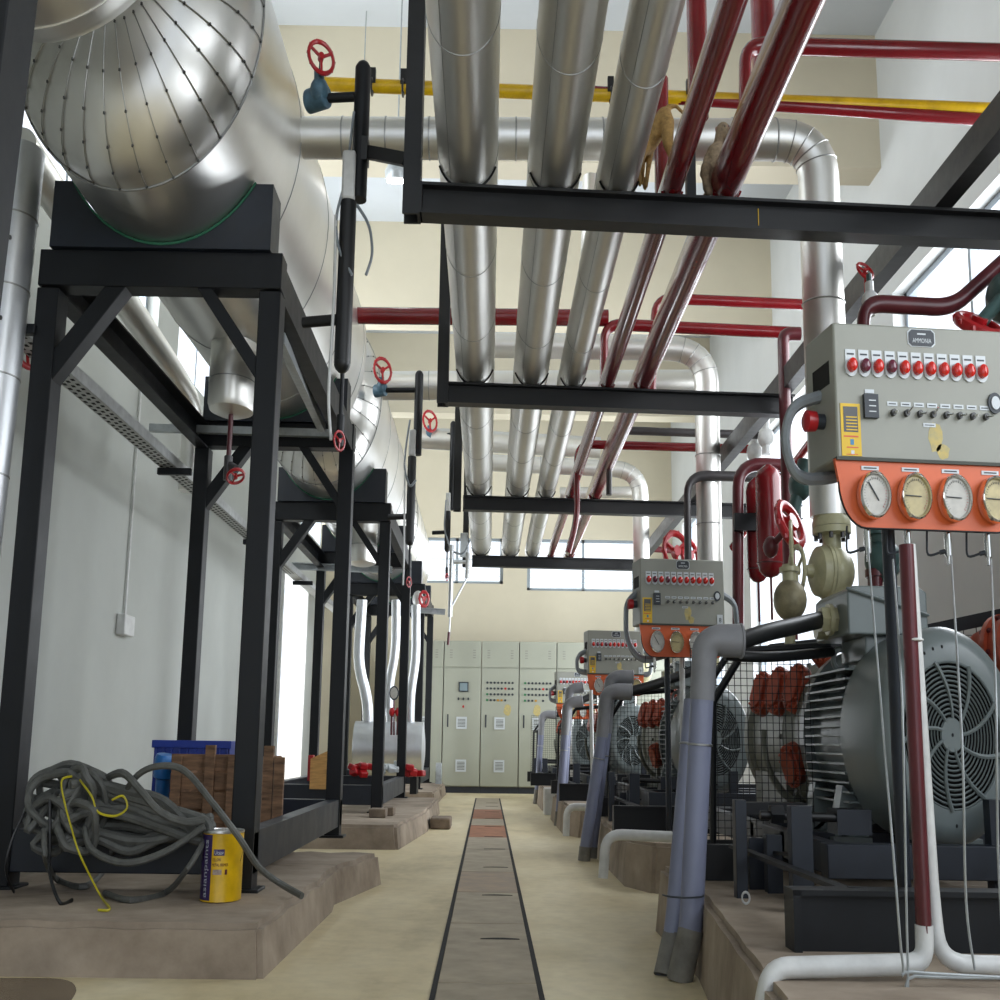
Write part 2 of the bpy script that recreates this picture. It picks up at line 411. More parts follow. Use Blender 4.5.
tx0, tx1 = VZ(430.5, 1000, 0).x, VZ(543.4, 1000, 0).x
for i in range(len(cuts)-1):
    ya = VZ(487, cuts[i], 0).y+.006; yb = VZ(487, cuts[i+1], 0).y-.006
    b = MB(); b.bb((tx0+.012, ya, -.01), (tx1-.012, yb, .006), 'trench'+names[i])
    root = thing('trench_cover', 'checker steel trench cover plate, '+words_[i], 'floor plate', ((tx0+tx1)/2, ya, 0), 'cover plates over the floor trench')
    b.build('plate', root, bevel=.002)
    if slotpx[i]:
        p = VZ(487, slotpx[i], 0)
        b = MB(); n = 10
        poly = [(tx0+.13+.14*k/n, p.y+.022*math.sin(PI*k/n)-.004, .0065) for k in range(n+1)]+[(tx0+.27, p.y-.012, .0065), (tx0+.13, p.y-.012, .0065)]
        b.prism(poly, (0, 0, .0015), 'pit'); b.build('lifting_slot', root)
b = MB(); y1 = VZ(487, 798.5, 0).y
b.bb((tx0-.004, 2.4, -.012), (tx0+.011, y1, .004), 'pit'); b.bb((tx1-.011, 2.4, -.012), (tx1+.004, y1, .004), 'pit'); struct(b, 'trim_trench')

# concrete plinths
def plinth(base, h, label, group=None, rough=.012, cat='concrete plinth', name='concrete_plinth', m='concrete'):
    b = MB(); bm = bmesh.new()
    n = len(base)
    low = [bm.verts.new(Vector((p[0], p[1], 0))) for p in base]; c = Vector((sum(p[0] for p in base)/n, sum(p[1] for p in base)/n, 0))
    top = [bm.verts.new(Vector((p[0]+(c.x-p[0])*.03, p[1]+(c.y-p[1])*.015, h if len(p) < 3 else p[2]))) for p in base]
    bm.faces.new(low[::-1]); bm.faces.new(top)
    for i in range(n): bm.faces.new((low[i], low[(i+1) % n], top[(i+1) % n], top[i]))
    bmesh.ops.triangulate(bm, faces=[f for f in bm.faces if len(f.verts) > 4])
    bmesh.ops.bevel(bm, geom=[e for e in bm.edges if e.calc_length() > .05 and len(e.link_faces) == 2 and e.calc_face_angle(0) > .5 and max(v.co.z for v in e.verts) > .01], offset=.018, segments=2, affect='EDGES')
    for k in range(4): bmesh.ops.subdivide_edges(bm, edges=[e for e in bm.edges if e.calc_length() > .14], cuts=1)
    bm.verts.ensure_lookup_table()
    for v in bm.verts:
        if v.co.z > .01:
            q = v.co*7; v.co += Vector((math.sin(q.x*3+q.y*2), math.sin(q.y*3.3+q.z*5), math.sin(q.x*4+q.y*1.7)*.5))*rough*.5
    b.add([v.co.copy() for v in bm.verts], [[v.index for v in f.verts] for f in bm.faces], m) if not bm.verts.index_update() else None
    bm.free()
    return one(b, name, label, cat, group, weld=True, angle=45)
HP = .152
g = lambda x, y, z=0: tuple(VZ(x, y, z)[:2])
P1 = [(-2.3, g(262, 980)[1]), g(262, 980), g(332, 912), g(334, 905), g(382, 884), (-2.3, g(382, 884)[1])]
plinth(P1, HP, 'long concrete plinth under the nearest tank stand, with the paint tin on it', 'concrete plinths under the tank stands')
P2 = [(-2.3, g(398, 850)[1]), g(398, 850), g(427, 832), (g(427, 832)[0], 12.9), (-2.3, 12.9)]
plinth(P2, .155, 'concrete plinth under the second tank stand, seen past the nearest one', 'concrete plinths under the tank stands')
P3 = [(-2.3, 14.4), (g(430, 812)[0], 14.4), (g(438, 804)[0], 17.7), (-2.3, 17.7)]
plinth(P3, .15, 'farthest concrete plinth on the left, ending near the control cabinets', 'concrete plinths under the tank stands')
b = MB(); c = VZ(441, 828, 0); b.box((c.x, c.y, .045), (.17, .4, .09), 'brick'); one(b, 'concrete_block', 'grey flat concrete block lying on the floor beside the second plinth', 'block', bevel=.015)
for (px, py, w_, lab) in ((377, 818, .12, 'brown brick on the second plinth at the foot of the stand leg'), (388, 816, .08, 'small square brick next to the larger one on the second plinth')):
    c = VZ(px, py, .155); b = MB(); b.box((c.x, c.y+.1, .155+.032), (w_, .2, .062), 'brick'); one(b, 'brick', lab, 'brick', bevel=.008)
c = VZ(439, 798, 0); b = MB(); b.box((c.x-.01, c.y-.3, .06), (.1, .25, .12), 'brick'); one(b, 'rubble_block', 'dark lump of rubble near the cabinet foot at the end of the left plinths', 'rubble', bevel=.02)

# ================================================================== TANK STANDS
ZT = 2.592       # top of the stand beams
def stand(ya, yb, xl, xr, label, saddle=True):
    root = thing('tank_stand', label, 'steel stand', ((xl+xr)/2, ya, HP), 'steel stands carrying the insulated tanks')
    lw, ld = .085, .12
    for (x, y, nm) in ((xl, ya, 1), (xr, ya, 1), (xl, yb, 1), (xr, yb, 1)):
        b = MB(); b.bar((x, y, HP), (x, y, ZT-.16), lw, ld, 'steel', up=(0, 1, 0)); b.bb((x-.07, y-.08, HP-.002), (x+.07, y+.08, HP+.012), 'steel')
        b.build('leg', root, bevel=.004)
    xc = (xl+xr)/2
    for y in (ya, yb):
        b = MB(); b.bb((xl-lw/2, y-.06, ZT-.15), (xr+lw/2, y+.06, ZT), 'steel'); b.build('cross_beam', root, bevel=.004)
        b = MB(); b.bb((xl-lw/2, y-.05, HP+.06), (xr+lw/2, y+.05, HP+.21), 'steel2'); b.build('base_beam', root, bevel=.004)
        for s, x in ((1, xl), (-1, xr)):
            b = MB(); b.bar((x+s*.01, y, ZT-.52), (x+s*.28, y, ZT-.12), .10, .07 if s > 0 else .05, 'steel', up=(s, 0, 0)); b.build('knee_brace', root, bevel=.003)
        # saddle plate with the tank's curve cut out
        b = MB(); n = 18; top = ZT+.29; R = TR+.012; zc = ZTANK
        hw = .385; pts = [Vector((xc-hw-.05, y, ZT)), Vector((xc-hw-.05, y, top))]
        a0 = math.asin(min(1, (hw-.02)/SX/R))
        for k in range(n+1):
            a = -a0+2*a0*k/n; pts.append(Vector((XT+SX*R*math.sin(a), y, zc-R*math.cos(a))))
        pts += [Vector((xc+hw+.05, y, top)), Vector((xc+hw+.05, y, ZT))]
        pts[1].z = pts[-2].z = min(top, pts[2].z)
        lo = [Vector((p.x, y, ZT)) for p in pts]
        vs = []; fs = []
        for k in range(len(pts)):
            for yy in (y-.09, y+.09): vs += [Vector((pts[k].x, yy, ZT)), Vector((pts[k].x, yy, max(pts[k].z, ZT+.004)))]
        for k in range(len(pts)-1):
            q = 4*k; fs += [(q, q+4, q+5, q+1), (q+2, q+3, q+7, q+6), (q+1, q+5, q+7, q+3), (q, q+2, q+6, q+4)]
        fs += [(0, 1, 3, 2), tuple(4*(len(pts)-1)+j for j in (0, 2, 3, 1))]
        b.add(vs, fs, 'steel2'); sad = b.build('saddle', root)
        b = MB(); b.tube([p+Vector((0, -.093, .004)) for p in pts[2:-2]], .006, 'green', seg=6); b.build('felt_liner', sad)
    for s, x in ((1, xl), (-1, xr)):
        b = MB(); b.chan((x, ya+.06, ZT-.09), (x, yb-.06, ZT-.09), .07, .15, 'steel', side=1 if s > 0 else -1); b.build('side_beam', root)
        b = MB(); b.chan((x, ya+.06, HP+.135), (x, yb-.06, HP+.135), .07, .15, 'steel2', side=s); b.build('base_side_beam', root)
    return root
TR = .685; ZTANK = 2.615+TR
YA, YBk = 4.75, 7.45
xL1 = V(12, 840, YA).x; xR1 = V(251, 840, YA).x
XT = (xL1+xR1)/2+.0
XT = V(166, 250, YA).x
print('stand x', xL1, xR1, XT)
hwS = (xR1-xL1)/2
stand(YA, YBk, XT-hwS, XT+hwS, 'nearest black steel tank stand, with the cable heap hung inside its front legs')
stand(10.0, 12.7, XT-hwS+.03, XT+hwS+.03, 'second black steel tank stand, behind the nearest one')
stand(15.2, 17.6, XT-hwS+.05, XT+hwS+.05, 'farthest black steel tank stand, next to the control cabinets')
b = MB(); b.bar(V(280, 338, 5.15), V(322, 428, 7.1), .04, .05, 'galv'); one(b, 'side_strap', 'grey strap running back just under the top of the nearest stand, on its aisle side', 'strap')
# stand of the tank beside the camera: its rear right leg
root = thing('tank_stand', 'black steel stand of the tank beside the camera, one leg crossing the upper left corner', 'steel stand', (XT, 1.9, HP), 'steel stands carrying the insulated tanks')
b = MB(); a = V(-34, 320, 2.0); c = V(14, -60, 2.0); b.bar(a-(c-a)*2.2, c, .062, .12, 'steel', up=(0, 1, 0)); b.build('leg', root, bevel=.003)
a0_ = a-(c-a)*2.2
b = MB(); b.bb((a0_.x-.9, 1.94, 2.1), (c.x, 2.06, 2.2), 'steel'); b.build('cross_beam', root)

# ================================================================== TANKS
def tank(y0, y1, label, pot=True, dx=0, R=TR):
    root = thing('insulated_tank', label, 'insulated tank', (XT+dx, y0, ZTANK-R), 'horizontal insulated tanks on the left')
    o = (XT+dx, y0, ZTANK)
    b = MB(); b.lathe([(0, R), (y1-y0, R)], o, (0, 1, 0), 'alu_tank', 64)
    y = y0+.95
    while y < y1: b.torus((XT+dx, y, ZTANK), (0, 1, 0), R+.001, .004, 'seam', 64, 5); y += .95
    b.build('shell', root)
    for (yy, s) in ((y0, -1), (y1, 1)):
        prof = [(s*(.34*math.sin(t)), R*math.cos(t)**.8 if t < 1.56 else .02) for t in [i*PI/2/12 for i in range(13)]]
        b = MB(); b.lathe([(-s*.01, R+.004)]+prof, (XT+dx, yy, ZTANK), (0, 1, 0), 'alu_tank', 64)
        if s < 0:
            n = 30
            for k in range(n):
                a = 2*PI*(k+.3)/n; line = []
                for d_, r_ in prof[:-2]:
                    line.append(Vector((XT+dx+SX*(r_+.003)*math.cos(a), yy+d_-.003, ZTANK+(r_+.003)*math.sin(a))))
                b.tube(line, .0028, 'seam', seg=5, caps=False)
                for j in range(0, len(line), 2): b.ball(line[j]+Vector((0, -.003, 0)), .007, 'rivet', 6)
            b.torus((XT+dx, yy, ZTANK), (0, 1, 0), R+.005, .005, 'seam', 64, 6)
        b.build('head', root)
    if pot:
        c = Vector((XT+dx+.06, y0+2.1, ZTANK-R-.12))
    return root
t1 = tank(4.18, 8.15, 'nearest large tank in dented aluminium cladding, with radial seams on its head')
t2 = tank(9.35, 13.3, 'second aluminium clad tank, behind the nearest one')
t3 = tank(14.5, 18.0, 'third aluminium clad tank, nearest to the back wall')
t0 = tank(-1.5, 3.17, 'aluminium clad tank whose underside shows in the upper left corner')
# drain pots under the tanks
def pot(c, r, h, label, stem=True):
    root = thing('oil_drain_pot', label, 'drain pot', c, 'drain pots under the tanks')
    c = Vector(c); b = MB()
    b.lathe([(0, r*.55), (.02, r*.92), (.05, r), (h, r)], c, (0, 0, 1), 'alu', 32); b.torus(c+Vector((0, 0, h*.45)), (0, 0, 1), r+.001, .003, 'seam', 32, 5)
    b.build('body', root)
    if stem:
        b = MB(); b.cyl(c+Vector((0, 0, -.22)), c+Vector((0, 0, .02)), .018, 'maroon'); b.build('drain_pipe', root)
        b = MB(); q = c+Vector((0, 0, -.25)); b.cyl(q+Vector((0, 0, -.08)), q+Vector((0, 0, .04)), .03, 'brown'); b.cyl(q, q+Vector((.05, -.05, -.03)), .02, 'brown'); v = b.build('drain_valve', root)
        b = MB(); wheel(b, q+Vector((.05, -.05, -.07)), (.3, -.35, -1), .06, 'redbright'); b.build('handwheel', v)
    return root
def wheel(b, c, ax, R, m, r=None, spokes=3, ph=.5):
    r = r or R*.14; b.torus(c, ax, R, r, m, 24, 8); c = Vector(c); d, sd, u = frame_of(ax)
    for k in range(spokes):
        a = ph+2*PI*k/spokes; q = (sd*math.cos(a)+u*math.sin(a))*R; q.x *= SX; b.tube([c, c+q], r*.75, m, seg=6)
    b.lathe([(-r*1.4, r*1.6), (r*1.4, r*1.6)], c, ax, m, 10)
    for k in range(10):
        a = 2*PI*k/10; q = (sd*math.cos(a)+u*math.sin(a))*(R+r*.55); q.x *= SX; b.ball(c+q, r*.75, m, 6)
pc = V(231, 415, 6.0)
pot(pc, .17, V(231, 345, 6.0).z-pc.z, 'shiny aluminium drain pot hanging under the nearest tank')
pc = V(349, 626, 11.4); pc.z = 2.35
pot((V(360, 620, 11.4).x, 11.4, 2.28), .2, .4, 'aluminium drain pot under the second tank', stem=False)

# galvanised bar and perforated trays on the left
b = MB(); a = V(150, 428, 7.35); c = V(338, 434, 7.35); b.bar(a, c, .05, .045, 'galv'); one(b, 'support_channel', 'light galvanised support channel across the rear legs of the nearest stand', 'channel')
b = MB(); a = V(292, 566, 12.6); c = V(392, 570, 12.6); b.chan(a, c, .06, .07, 'galv'); one(b, 'support_channel', 'galvanised support channel across the rear legs of the second stand', 'channel')
b = MB(); a = V(406, 609, 15.1); c = V(445, 612, 15.1); b.chan(a, c, .05, .07, 'galv'); one(b, 'support_channel', 'short grey channel shelf on the front legs of the farthest stand', 'channel')
a = V(42, 345, 4.0); c = VX(240, 527, -1.78)
tx = -1.93; tz = V(140, 440, 6.3).z
def ypx(px, py, X): return VX(px, py, X)
p0 = VX(62, 372, tx); p1 = VX(250, 540, tx); z_ = (p0.z+p1.z)/2
print('tray', p0, p1)
root = thing('cable_tray', 'perforated galvanised cable tray running back along the left wall behind the stands', 'cable tray', (tx, 2.5, z_))
b = MB(); b.bb((tx-.05, 2.5, z_), (tx+.05, 17.9, z_+.006), 'tray'); b.bb((tx-.05, 2.5, z_), (tx-.046, 17.9, z_+.06), 'tray'); b.bb((tx+.046, 2.5, z_), (tx+.05, 17.9, z_+.06), 'tray')
b.build('channel', root)
b = MB()
y = 2.6
while y < 12:
    for k in range(3): b.bb((tx-.042+.03*k, y+.03*(k % 2), z_-.0015), (tx-.042+.03*k+.016, y+.03+.03*(k % 2), z_+.0005), 'pit')
    y += .075
o_ = b.build('perforations', root); o_['kind'] = 'stuff'
for k, (y, lab) in enumerate(((YA+.1, 'nearest'), (YBk, 'second'), (10.1, 'third'), (12.7, 'fourth'))):
    b = MB(); b.bar((tx-.06, y-.16, z_-.026), (XT-hwS-.03, y-.16, z_-.026), .04, .04, 'steel'); one(b, 'tray_bracket', 'black bracket carrying the cable tray, %s along the left wall' % lab, 'bracket', 'brackets under the cable tray', bevel=.003)

# sloping clad pipe behind the first stand and upright clad pipe at the left edge
root = thing('insulated_pipe', 'sloping aluminium clad pipe with a segmented bend, behind the nearest stand by the window', 'pipe', V(190, 445, 7.9))
b = MB(); X0 = -2.0
pts = [VX(20, 145, X0), VX(175, 375, X0)]; q = pts[1]; pts.append(VX(190, 400, X0)+Vector((0, .12, -.02))); pts.append(Vector((pts[-1].x, pts[-1].y, 2.3)))
print('slope pipe', pts)
b.tube(pts, .085, 'alu', bend=.28, seg=24, sx=.8)
b.build('pipe_run', root)
root = thing('insulated_pipe', 'upright aluminium clad pipe at the left edge of view beside the near stand leg', 'pipe', V(0, 640, 4.3))
b = MB(); a = V(-66, 900, 4.6); c = V(27, 150, 4.6); b.tube([Vector((a.x+.02, a.y, 0.05)), c], .098, 'alu_dull', seg=24)
for t in (.55, .68, .8, .9): q = Vector((a.x+.02, a.y, .05)).lerp(c, t); b.torus(q, c-a, .099, .004, 'seam', 24, 5)
for t in (.6, .75, .86):
    q = Vector((a.x+.02, a.y, .05)).lerp(c, t); b.ball(q+Vector((.015, -.1, 0)), .01, 'rivet', 8)
b.build('pipe_run', root)
b = MB(); q = VX(27, 346, -2.0); wheel(b, q, (1, -.5, .3), .1, 'redbright'); r_ = thing('isolation_valve', 'red handwheel valve behind the upright clad pipe at the left edge', 'valve', q); b.build('handwheel', r_)
b = MB(); b.cyl(q, q+Vector((-.2, .1, 0)), .02, 'bluevalve'); b.build('stem', r_)

# ================================================================== LEVEL COLUMNS
def column(px0, py0, Y, ztop, zmid, zbot, label, xoff, wheelR=.075, frost=True, flip=False):
    x = V(px0, py0, Y).x; p = Vector((x, Y, 0))
    root = thing('level_column', label, 'level column', (x, Y, zbot), 'liquid level columns beside the tanks')
    r = .042
    b = MB(); b.tube([(x, Y, zmid), (x, Y, ztop-.02)], r, 'steel', seg=16, sx=.75); b.ball((x, Y, ztop-.03), r, 'steel', 16, sx=.75); b.build('standpipe', root)
    b = MB(); b.tube([(x-.035, Y-.02, zmid-.02), (x-.035, Y-.02, zbot+.12)], r*1.0, 'black', seg=16, sx=.75); b.ball((x-.035, Y-.02, zbot+.12), r*1.0, 'black', 14, sx=.75); b.build('lower_tube', root)
    if frost:
        b = MB(); b.bar((x-.035, Y-.04, zmid-.02), (x-.035, Y-.04, zmid+.18), .05, .05, 'white', up=(0, 1, 0)); b.build('frosted_float_housing', root, bevel=.01)
    # upper valve towards the tank
    vx = x-xoff; zz = ztop-.14
    b = MB(); b.cyl((x, Y, zz), (vx+.02, Y+.02, zz), .02, 'steel'); b.build('upper_branch', root)
    b = MB(); b.cyl((vx+.03, Y, zz), (vx-.05, Y+.05, zz), .05, 'bluevalve'); b.ball((vx, Y, zz+.02), .055, 'bluevalve'); b.cyl((vx, Y, zz), (vx, Y-.03, zz+.09), .03, 'bluevalve'); v = b.build('upper_valve', root, bevel=.004)
    b = MB(); wheel(b, (vx+.01, Y-.06, zz+.13), (.55, -1, .25), wheelR, 'redbright'); b.cyl((vx+.01, Y-.06, zz+.13), (vx, Y, zz+.02), .01, 'steel'); b.build('handwheel', v)
    b = MB(); b.cyl((x-.03, Y, zbot+.3), (x-.2, Y+.05, zbot+.3), .022, 'black'); b.build('lower_branch', root)
    b = MB(); b.cyl((x-.035, Y, zbot-.12), (x-.035, Y, zbot+.1), .012, 'steel'); b.cyl((x-.035, Y, zbot-.2), (x-.035, Y, zbot-.08), .022, 'steel'); v = b.build('drain_leg', root)
    b = MB(); wheel(b, (x-.03, Y-.05, zbot-.19), (1, -.9, 0), .036, 'redbright'); b.build('drain_handwheel', v)
    return root, x
YC1 = 4.55
ztop = V(363, 64, YC1).z; zmid = V(358, 200, YC1).z; zbot = V(350, 395, YC1).z
c1, xc1 = column(361, 130, YC1, ztop, zmid, zbot, 'nearest black level column with a frosted float switch, joined to the pipe rack', .17)
Y = 9.0
c2, xc2 = column(417, 460, Y, V(420, 372, Y).z, V(416, 455, Y).z, V(415, 557, Y).z, 'second black level column, beside the second tank', .28, .1)
Y = 13.2
c3, xc3 = column(452, 480, Y, V(453, 422, Y).z, V(451, 510, Y).z, V(450, 560, Y).z, 'third level column, beside the farthest tank', .26, .12)
# grey signal cables of the columns
def cable(pts, r, m, name, label, cat='cable', group=None, bend=.08, sx=SX, seg=8):
    b = MB(); b.tube(pts, r, m, bend=bend, seg=seg, sx=sx); return one(b, name, label, cat, group)
Y = YC1-.05
cable([V(354, 112, Y), V(346, 180, Y), V(335, 218, Y), V(338, 250, Y), V(352, 275, Y)], .008, 'greycable', 'signal_cable', 'grey signal cable looping down the left side of the nearest level column')
cable([V(357, 205, Y), V(370, 225, Y), V(373, 255, Y), V(366, 275, Y)], .008, 'greycable', 'signal_cable', 'short grey cable loop on the right side of the nearest level column')
cable([V(336, 215, Y), V(334, 300, Y), V(328, 400, Y), V(331, 440, Y)], .009, 'white', 'signal_conduit', 'thin pale conduit dropping beside the nearest level column', 'conduit')
cable([V(410, 420, 8.9), V(406, 445, 8.9), V(404, 470, 8.9), V(410, 488, 8.9), V(416, 480, 8.9)], .011, 'greycable', 'signal_cable', 'grey cable loop beside the second level column')
cable([V(405, 450, 8.9), V(404, 560, 8.9), V(403, 585, 8.9)], .01, 'white', 'signal_conduit', 'thin pale conduit dropping beside the second level column', 'conduit')
cable([V(446, 500, 13), V(444, 530, 13), V(452, 552, 13), V(464, 555, 13), V(470, 540, 13)], .012, 'greycable', 'signal_cable', 'dark cable loop at the foot of the farthest level column')
r_ = thing('hanging_drop_pipe', 'pale grey drop pipe with a red tap, hanging by the farthest rack hanger', 'drop pipe', V(450, 640, 12.9))
b = MB(); b.cyl(V(452, 545, 12.9), V(450, 617, 12.9), .034, 'alu_dull'); b.cyl(V(450, 617, 12.9), V(449, 640, 12.9), .012, 'alu_dull'); b.cyl(V(468, 553, 12.9), V(467, 578, 12.9), .032, 'white'); b.cyl(V(467, 578, 12.9), V(452, 606, 12.9), .014, 'alu_dull'); b.cyl(V(453, 562, 12.9), V(466, 562, 12.9), .02, 'alu_dull'); b.build('pipe', r_)
b = MB(); b.cyl(V(449, 632, 12.9), V(448, 645, 12.9), .022, 'maroon'); b.build('tap', r_)
b = MB(); q = V(464, 545, 13.2); b.box(q, (.08, .05, .26), 'tag'); one(b, 'junction_box', 'small pale junction box on the third rack hanger', 'junction box', bevel=.006)
r_ = thing('drain_valve', 'pale valve with a red handwheel on the shelf of the farthest stand', 'valve', V(420, 606, 14.9))
b = MB(); b.ball(V(418, 599, 14.9), .1, 'white'); b.build('body', r_); b = MB(); wheel(b, V(424, 599, 14.7), (.5, -1, 0), .085, 'redbright', r=.02); b.build('handwheel', r_)
# white round receiver beyond the stands
r_ = thing('horizontal_receiver', 'low clad receiver drum lying behind the second stand', 'receiver', V(385, 770, 14))
Y = 13.9; a = V(355, 748, Y); c = V(423, 748, Y)
b = MB(); b.lathe([(-.02, .12), (0, .29), (c.x-a.x, .29), (c.x-a.x+.02, .12)], a, (1, 0, 0), 'alu_dull', 36, sx=1); 
for t in (.33, .66): b.torus(a.lerp(c, t), (1, 0, 0), .291, .005, 'seam', 36, 5, sx=1)
b.build('drum', r_)
b = MB(); b.bb((a.x+.05, Y-.2, HP), (a.x+.12, Y+.2, a.z-.2), 'steel'); b.build('cradle', r_); b = MB(); b.bb((c.x-.12, Y-.2, HP), (c.x-.05, Y+.2, a.z-.2), 'steel'); b.build('cradle', r_)
def cpipe(pts, r, m, label, Y=None, bend=.1, name='insulated_pipe', cat='pipe', group=None, rings=(), sx=SX, seg=20):
    root = thing(name, label, cat, pts[0], group); b = MB(); b.tube(pts, r, m, bend=bend, seg=seg, sx=sx)
    for t in rings:
        i = int(t); q = Vector(pts[i]).lerp(Vector(pts[i+1]), t-i); b.torus(q, Vector(pts[i+1])-Vector(pts[i]), r+.001, .004, 'seam', 24, 5, sx=sx)
    b.build('pipe_run', root); return root
Y = 13.9
cpipe([V(368, 735, Y), V(368, 700, Y), V(358, 665, Y), V(362, 600, Y)], .065, 'alu_dull', 'silver pipe rising with a kink from the left of the low receiver', bend=.2, sx=.9)
cpipe([V(392, 735, Y), V(388, 690, Y), V(396, 650, Y), V(396, 600, Y)], .055, 'alu_dull', 'silver pipe rising with a kink from the middle of the low receiver', bend=.2, sx=.9)
cpipe([V(410, 735, Y), V(410, 695, Y), V(416, 660, Y), V(416, 605, Y)], .055, 'alu_dull', 'silver pipe rising with a kink from the right of the low receiver', bend=.2, sx=.9)
r_ = thing('pressure_gauge', 'small round gauge above red valves on the low receiver', 'gauge', V(394, 700, 13.5)); b = MB(); q = V(394, 693, 13.5)
b.lathe([(0, .075), (.05, .075)], q, (0, 1, 0), 'ink', 20); b.lathe([(-.006, .06), (0, .06)], q, (0, 1, 0), 'face', 20); b.build('dial', r_); b = MB(); b.cyl(q+Vector((0, .03, -.06)), V(394, 735, 13.55), .015, 'maroon'); b.build('stem', r_)
for k, px in enumerate((377, 392, 398)):
    q = V(px, 712, 13.5); r_ = thing('small_valve', ['red valve at the left on top of the low receiver', 'middle red valve on top of the low receiver', 'red valve at the right on top of the low receiver'][k], 'valve', q)
    b = MB(); b.ball(q, .05, 'redbright', 10); b.cyl(q, (q.x, q.y, V(px, 735, 13.5).z), .018, 'maroon'); b.build('body', r_)
# things lying about on the base frames
b = MB(); b.box(VZ(318, 787, .36), (.09, .35, .02), 'bluebag'); 
q = V(323, 772, 9.9); b = MB(); b.prism([q+Vector((-.1, 0, -.13)), q+Vector((.1, 0, -.13)), q+Vector((.1, 0, .1)), q+Vector((.03, 0, .16)), q+Vector((-.1, 0, .1))], (0, .02, 0), 'woodlight')
one(b, 'plywood_offcut', 'pale plywood offcut standing in the second stand base', 'board')
q = V(311, 768, 10.1); b = MB(); b.box(q, (.04, .1, .2), 'redbright'); one(b, 'red_box', 'narrow red box behind the plywood offcut', 'box', bevel=.004)
b = MB(); q = VZ(314, 803, HP); b.lathe([(0, .09), (.15, .11), (.16, .115), (.155, .1)], (q.x, 8.2, HP), (0, 0, 1), 'steel2', 24); one(b, 'blue_bucket', 'dark blue bucket standing behind the right rear leg of the nearest stand', 'bucket')
for (px, py, m_, n_, l_) in ((362, 776, 'redbright', 'red_rag', 'red and white rag heap under the low receiver'), (390, 776, 'tag', 'white_pack', 'white packet lying under the low receiver'), (412, 774, 'redbright', 'red_flange', 'red valve bonnet low down right of the receiver')):
    q = V(px, py, 12.7); q.z = HP+.21+.075; b = MB(); rg_ = random.Random(px)
    for j_ in range(7): b.box(q+Vector((rg_.uniform(-.09, .09), rg_.uniform(-.08, .08), rg_.uniform(-.05, .05))), (.08, .09, .06), m_, Matrix.Rotation(rg_.uniform(-.8, .8), 3, (rg_.random(), rg_.random(), 1)))
    one(b, n_, l_, 'loose item', bevel=.01)
q = V(452-12, 775, 17.5)
b = MB(); b.box((q.x-.01, 17.3, .28), (.08, .12, .3), 'galv'); one(b, 'floor_terminal_box', 'small grey box standing at the foot of the farthest stand leg', 'box', bevel=.005)

# wooden crate, blue crate
r_ = thing('wooden_crate', 'rough brown wooden crate standing inside the nearest stand', 'crate', V(225, 830, 6.2))
Y0 = 5.9; a = V(166, 828, Y0); c = V(235, 752, Y0); 
for i in range(4):
    b = MB(); z0 = a.z+i*(c.z-a.z)/4; b.bb((a.x, Y0+.02, z0), (c.x+.12, Y0+.045, z0+(c.z-a.z)/4-.012), 'wood'); b.build('board', r_, bevel=.002)
for i, px in enumerate((170, 203, 226, 262, 273)):
    b = MB(); x = V(px, 800, Y0).x; b.bb((x, Y0-.012, a.z), (x+.045, Y0+.02, c.z+(.03 if i % 2 else -.02)), 'wood'); b.build('upright', r_, bevel=.002)
b = MB(); b.bb((a.x, Y0+.045, a.z), (a.x+.02, Y0+.6, c.z-.02), 'wood'); b.bb((c.x+.1, Y0+.045, a.z), (c.x+.12, Y0+.6, c.z-.02), 'wood'); b.bb((a.x, Y0+.58, a.z), (c.x+.12, Y0+.6, c.z-.03), 'wood'); b.build('sides', r_)
zf = a.z
r_ = thing('blue_crate', 'bright blue plastic crate behind the wooden crate', 'crate', V(190, 800, 6.9))
a = V(152, 780, 6.8); c = V(230, 741, 6.8)
b = MB(); t = .01
b.bb((a.x, 6.8, HP+.0), (c.x, 6.8+t, c.z), 'blueplastic'); b.bb((a.x, 6.8, HP), (a.x+t, 7.2, c.z), 'blueplastic'); b.bb((c.x-t, 6.8, HP), (c.x, 7.2, c.z), 'blueplastic'); b.bb((a.x, 7.2-t, HP), (c.x, 7.2, c.z), 'blueplastic'); b.bb((a.x, 6.8, HP), (c.x, 7.2, HP+t), 'blueplastic')
b.bb((a.x-.01, 6.785, c.z-.04), (c.x+.01, 6.8, c.z), 'blueplastic')
for k in range(10): x = a.x+.01+k*(c.x-a.x-.02)/9; b.bb((x-.004, 6.788, HP+.05), (x+.004, 6.8, c.z-.04), 'blueplastic')
b.build('body', r_, bevel=.002)
b = MB(); q = V(163, 779, 6.3); b.lathe([(0, .05), (.01, .07), (.1, .072), (.12, .06), (.125, .02)], q, (.1, -.1, 1), 'bluebag', 18); b.cyl(q+Vector((0, 0, -.3)), q, .05, 'bluebag'); one(b, 'blue_drum', 'light blue plastic drum beside the wooden crate', 'drum')

# switch box and conduit on the left wall
q = VX(124, 627, XL+.02); r_ = thing('wall_switch_box', 'small white switch box low on the left wall', 'switch box', (XL, q.y, q.z-.07))
b = MB(); b.bb((XL, q.y-.12, q.z-.06), (XL+.06, q.y+.12, q.z+.08), 'white'); b.build('box', r_, bevel=.008)
b = MB(); b.cyl((XL+.015, q.y+.02, q.z+.08), (XL+.015, q.y+.02, 3.2), .012, 'white'); one(b, 'wall_conduit', 'thin white conduit running up the left wall from the switch box', 'conduit')

# ================================================================== CABLE HEAP, WIRES, TIN
Yh = 4.55
def hp(px, py, dy=0): return V(px, py, Yh+dy)
runs = []
rnd = random.Random(3)
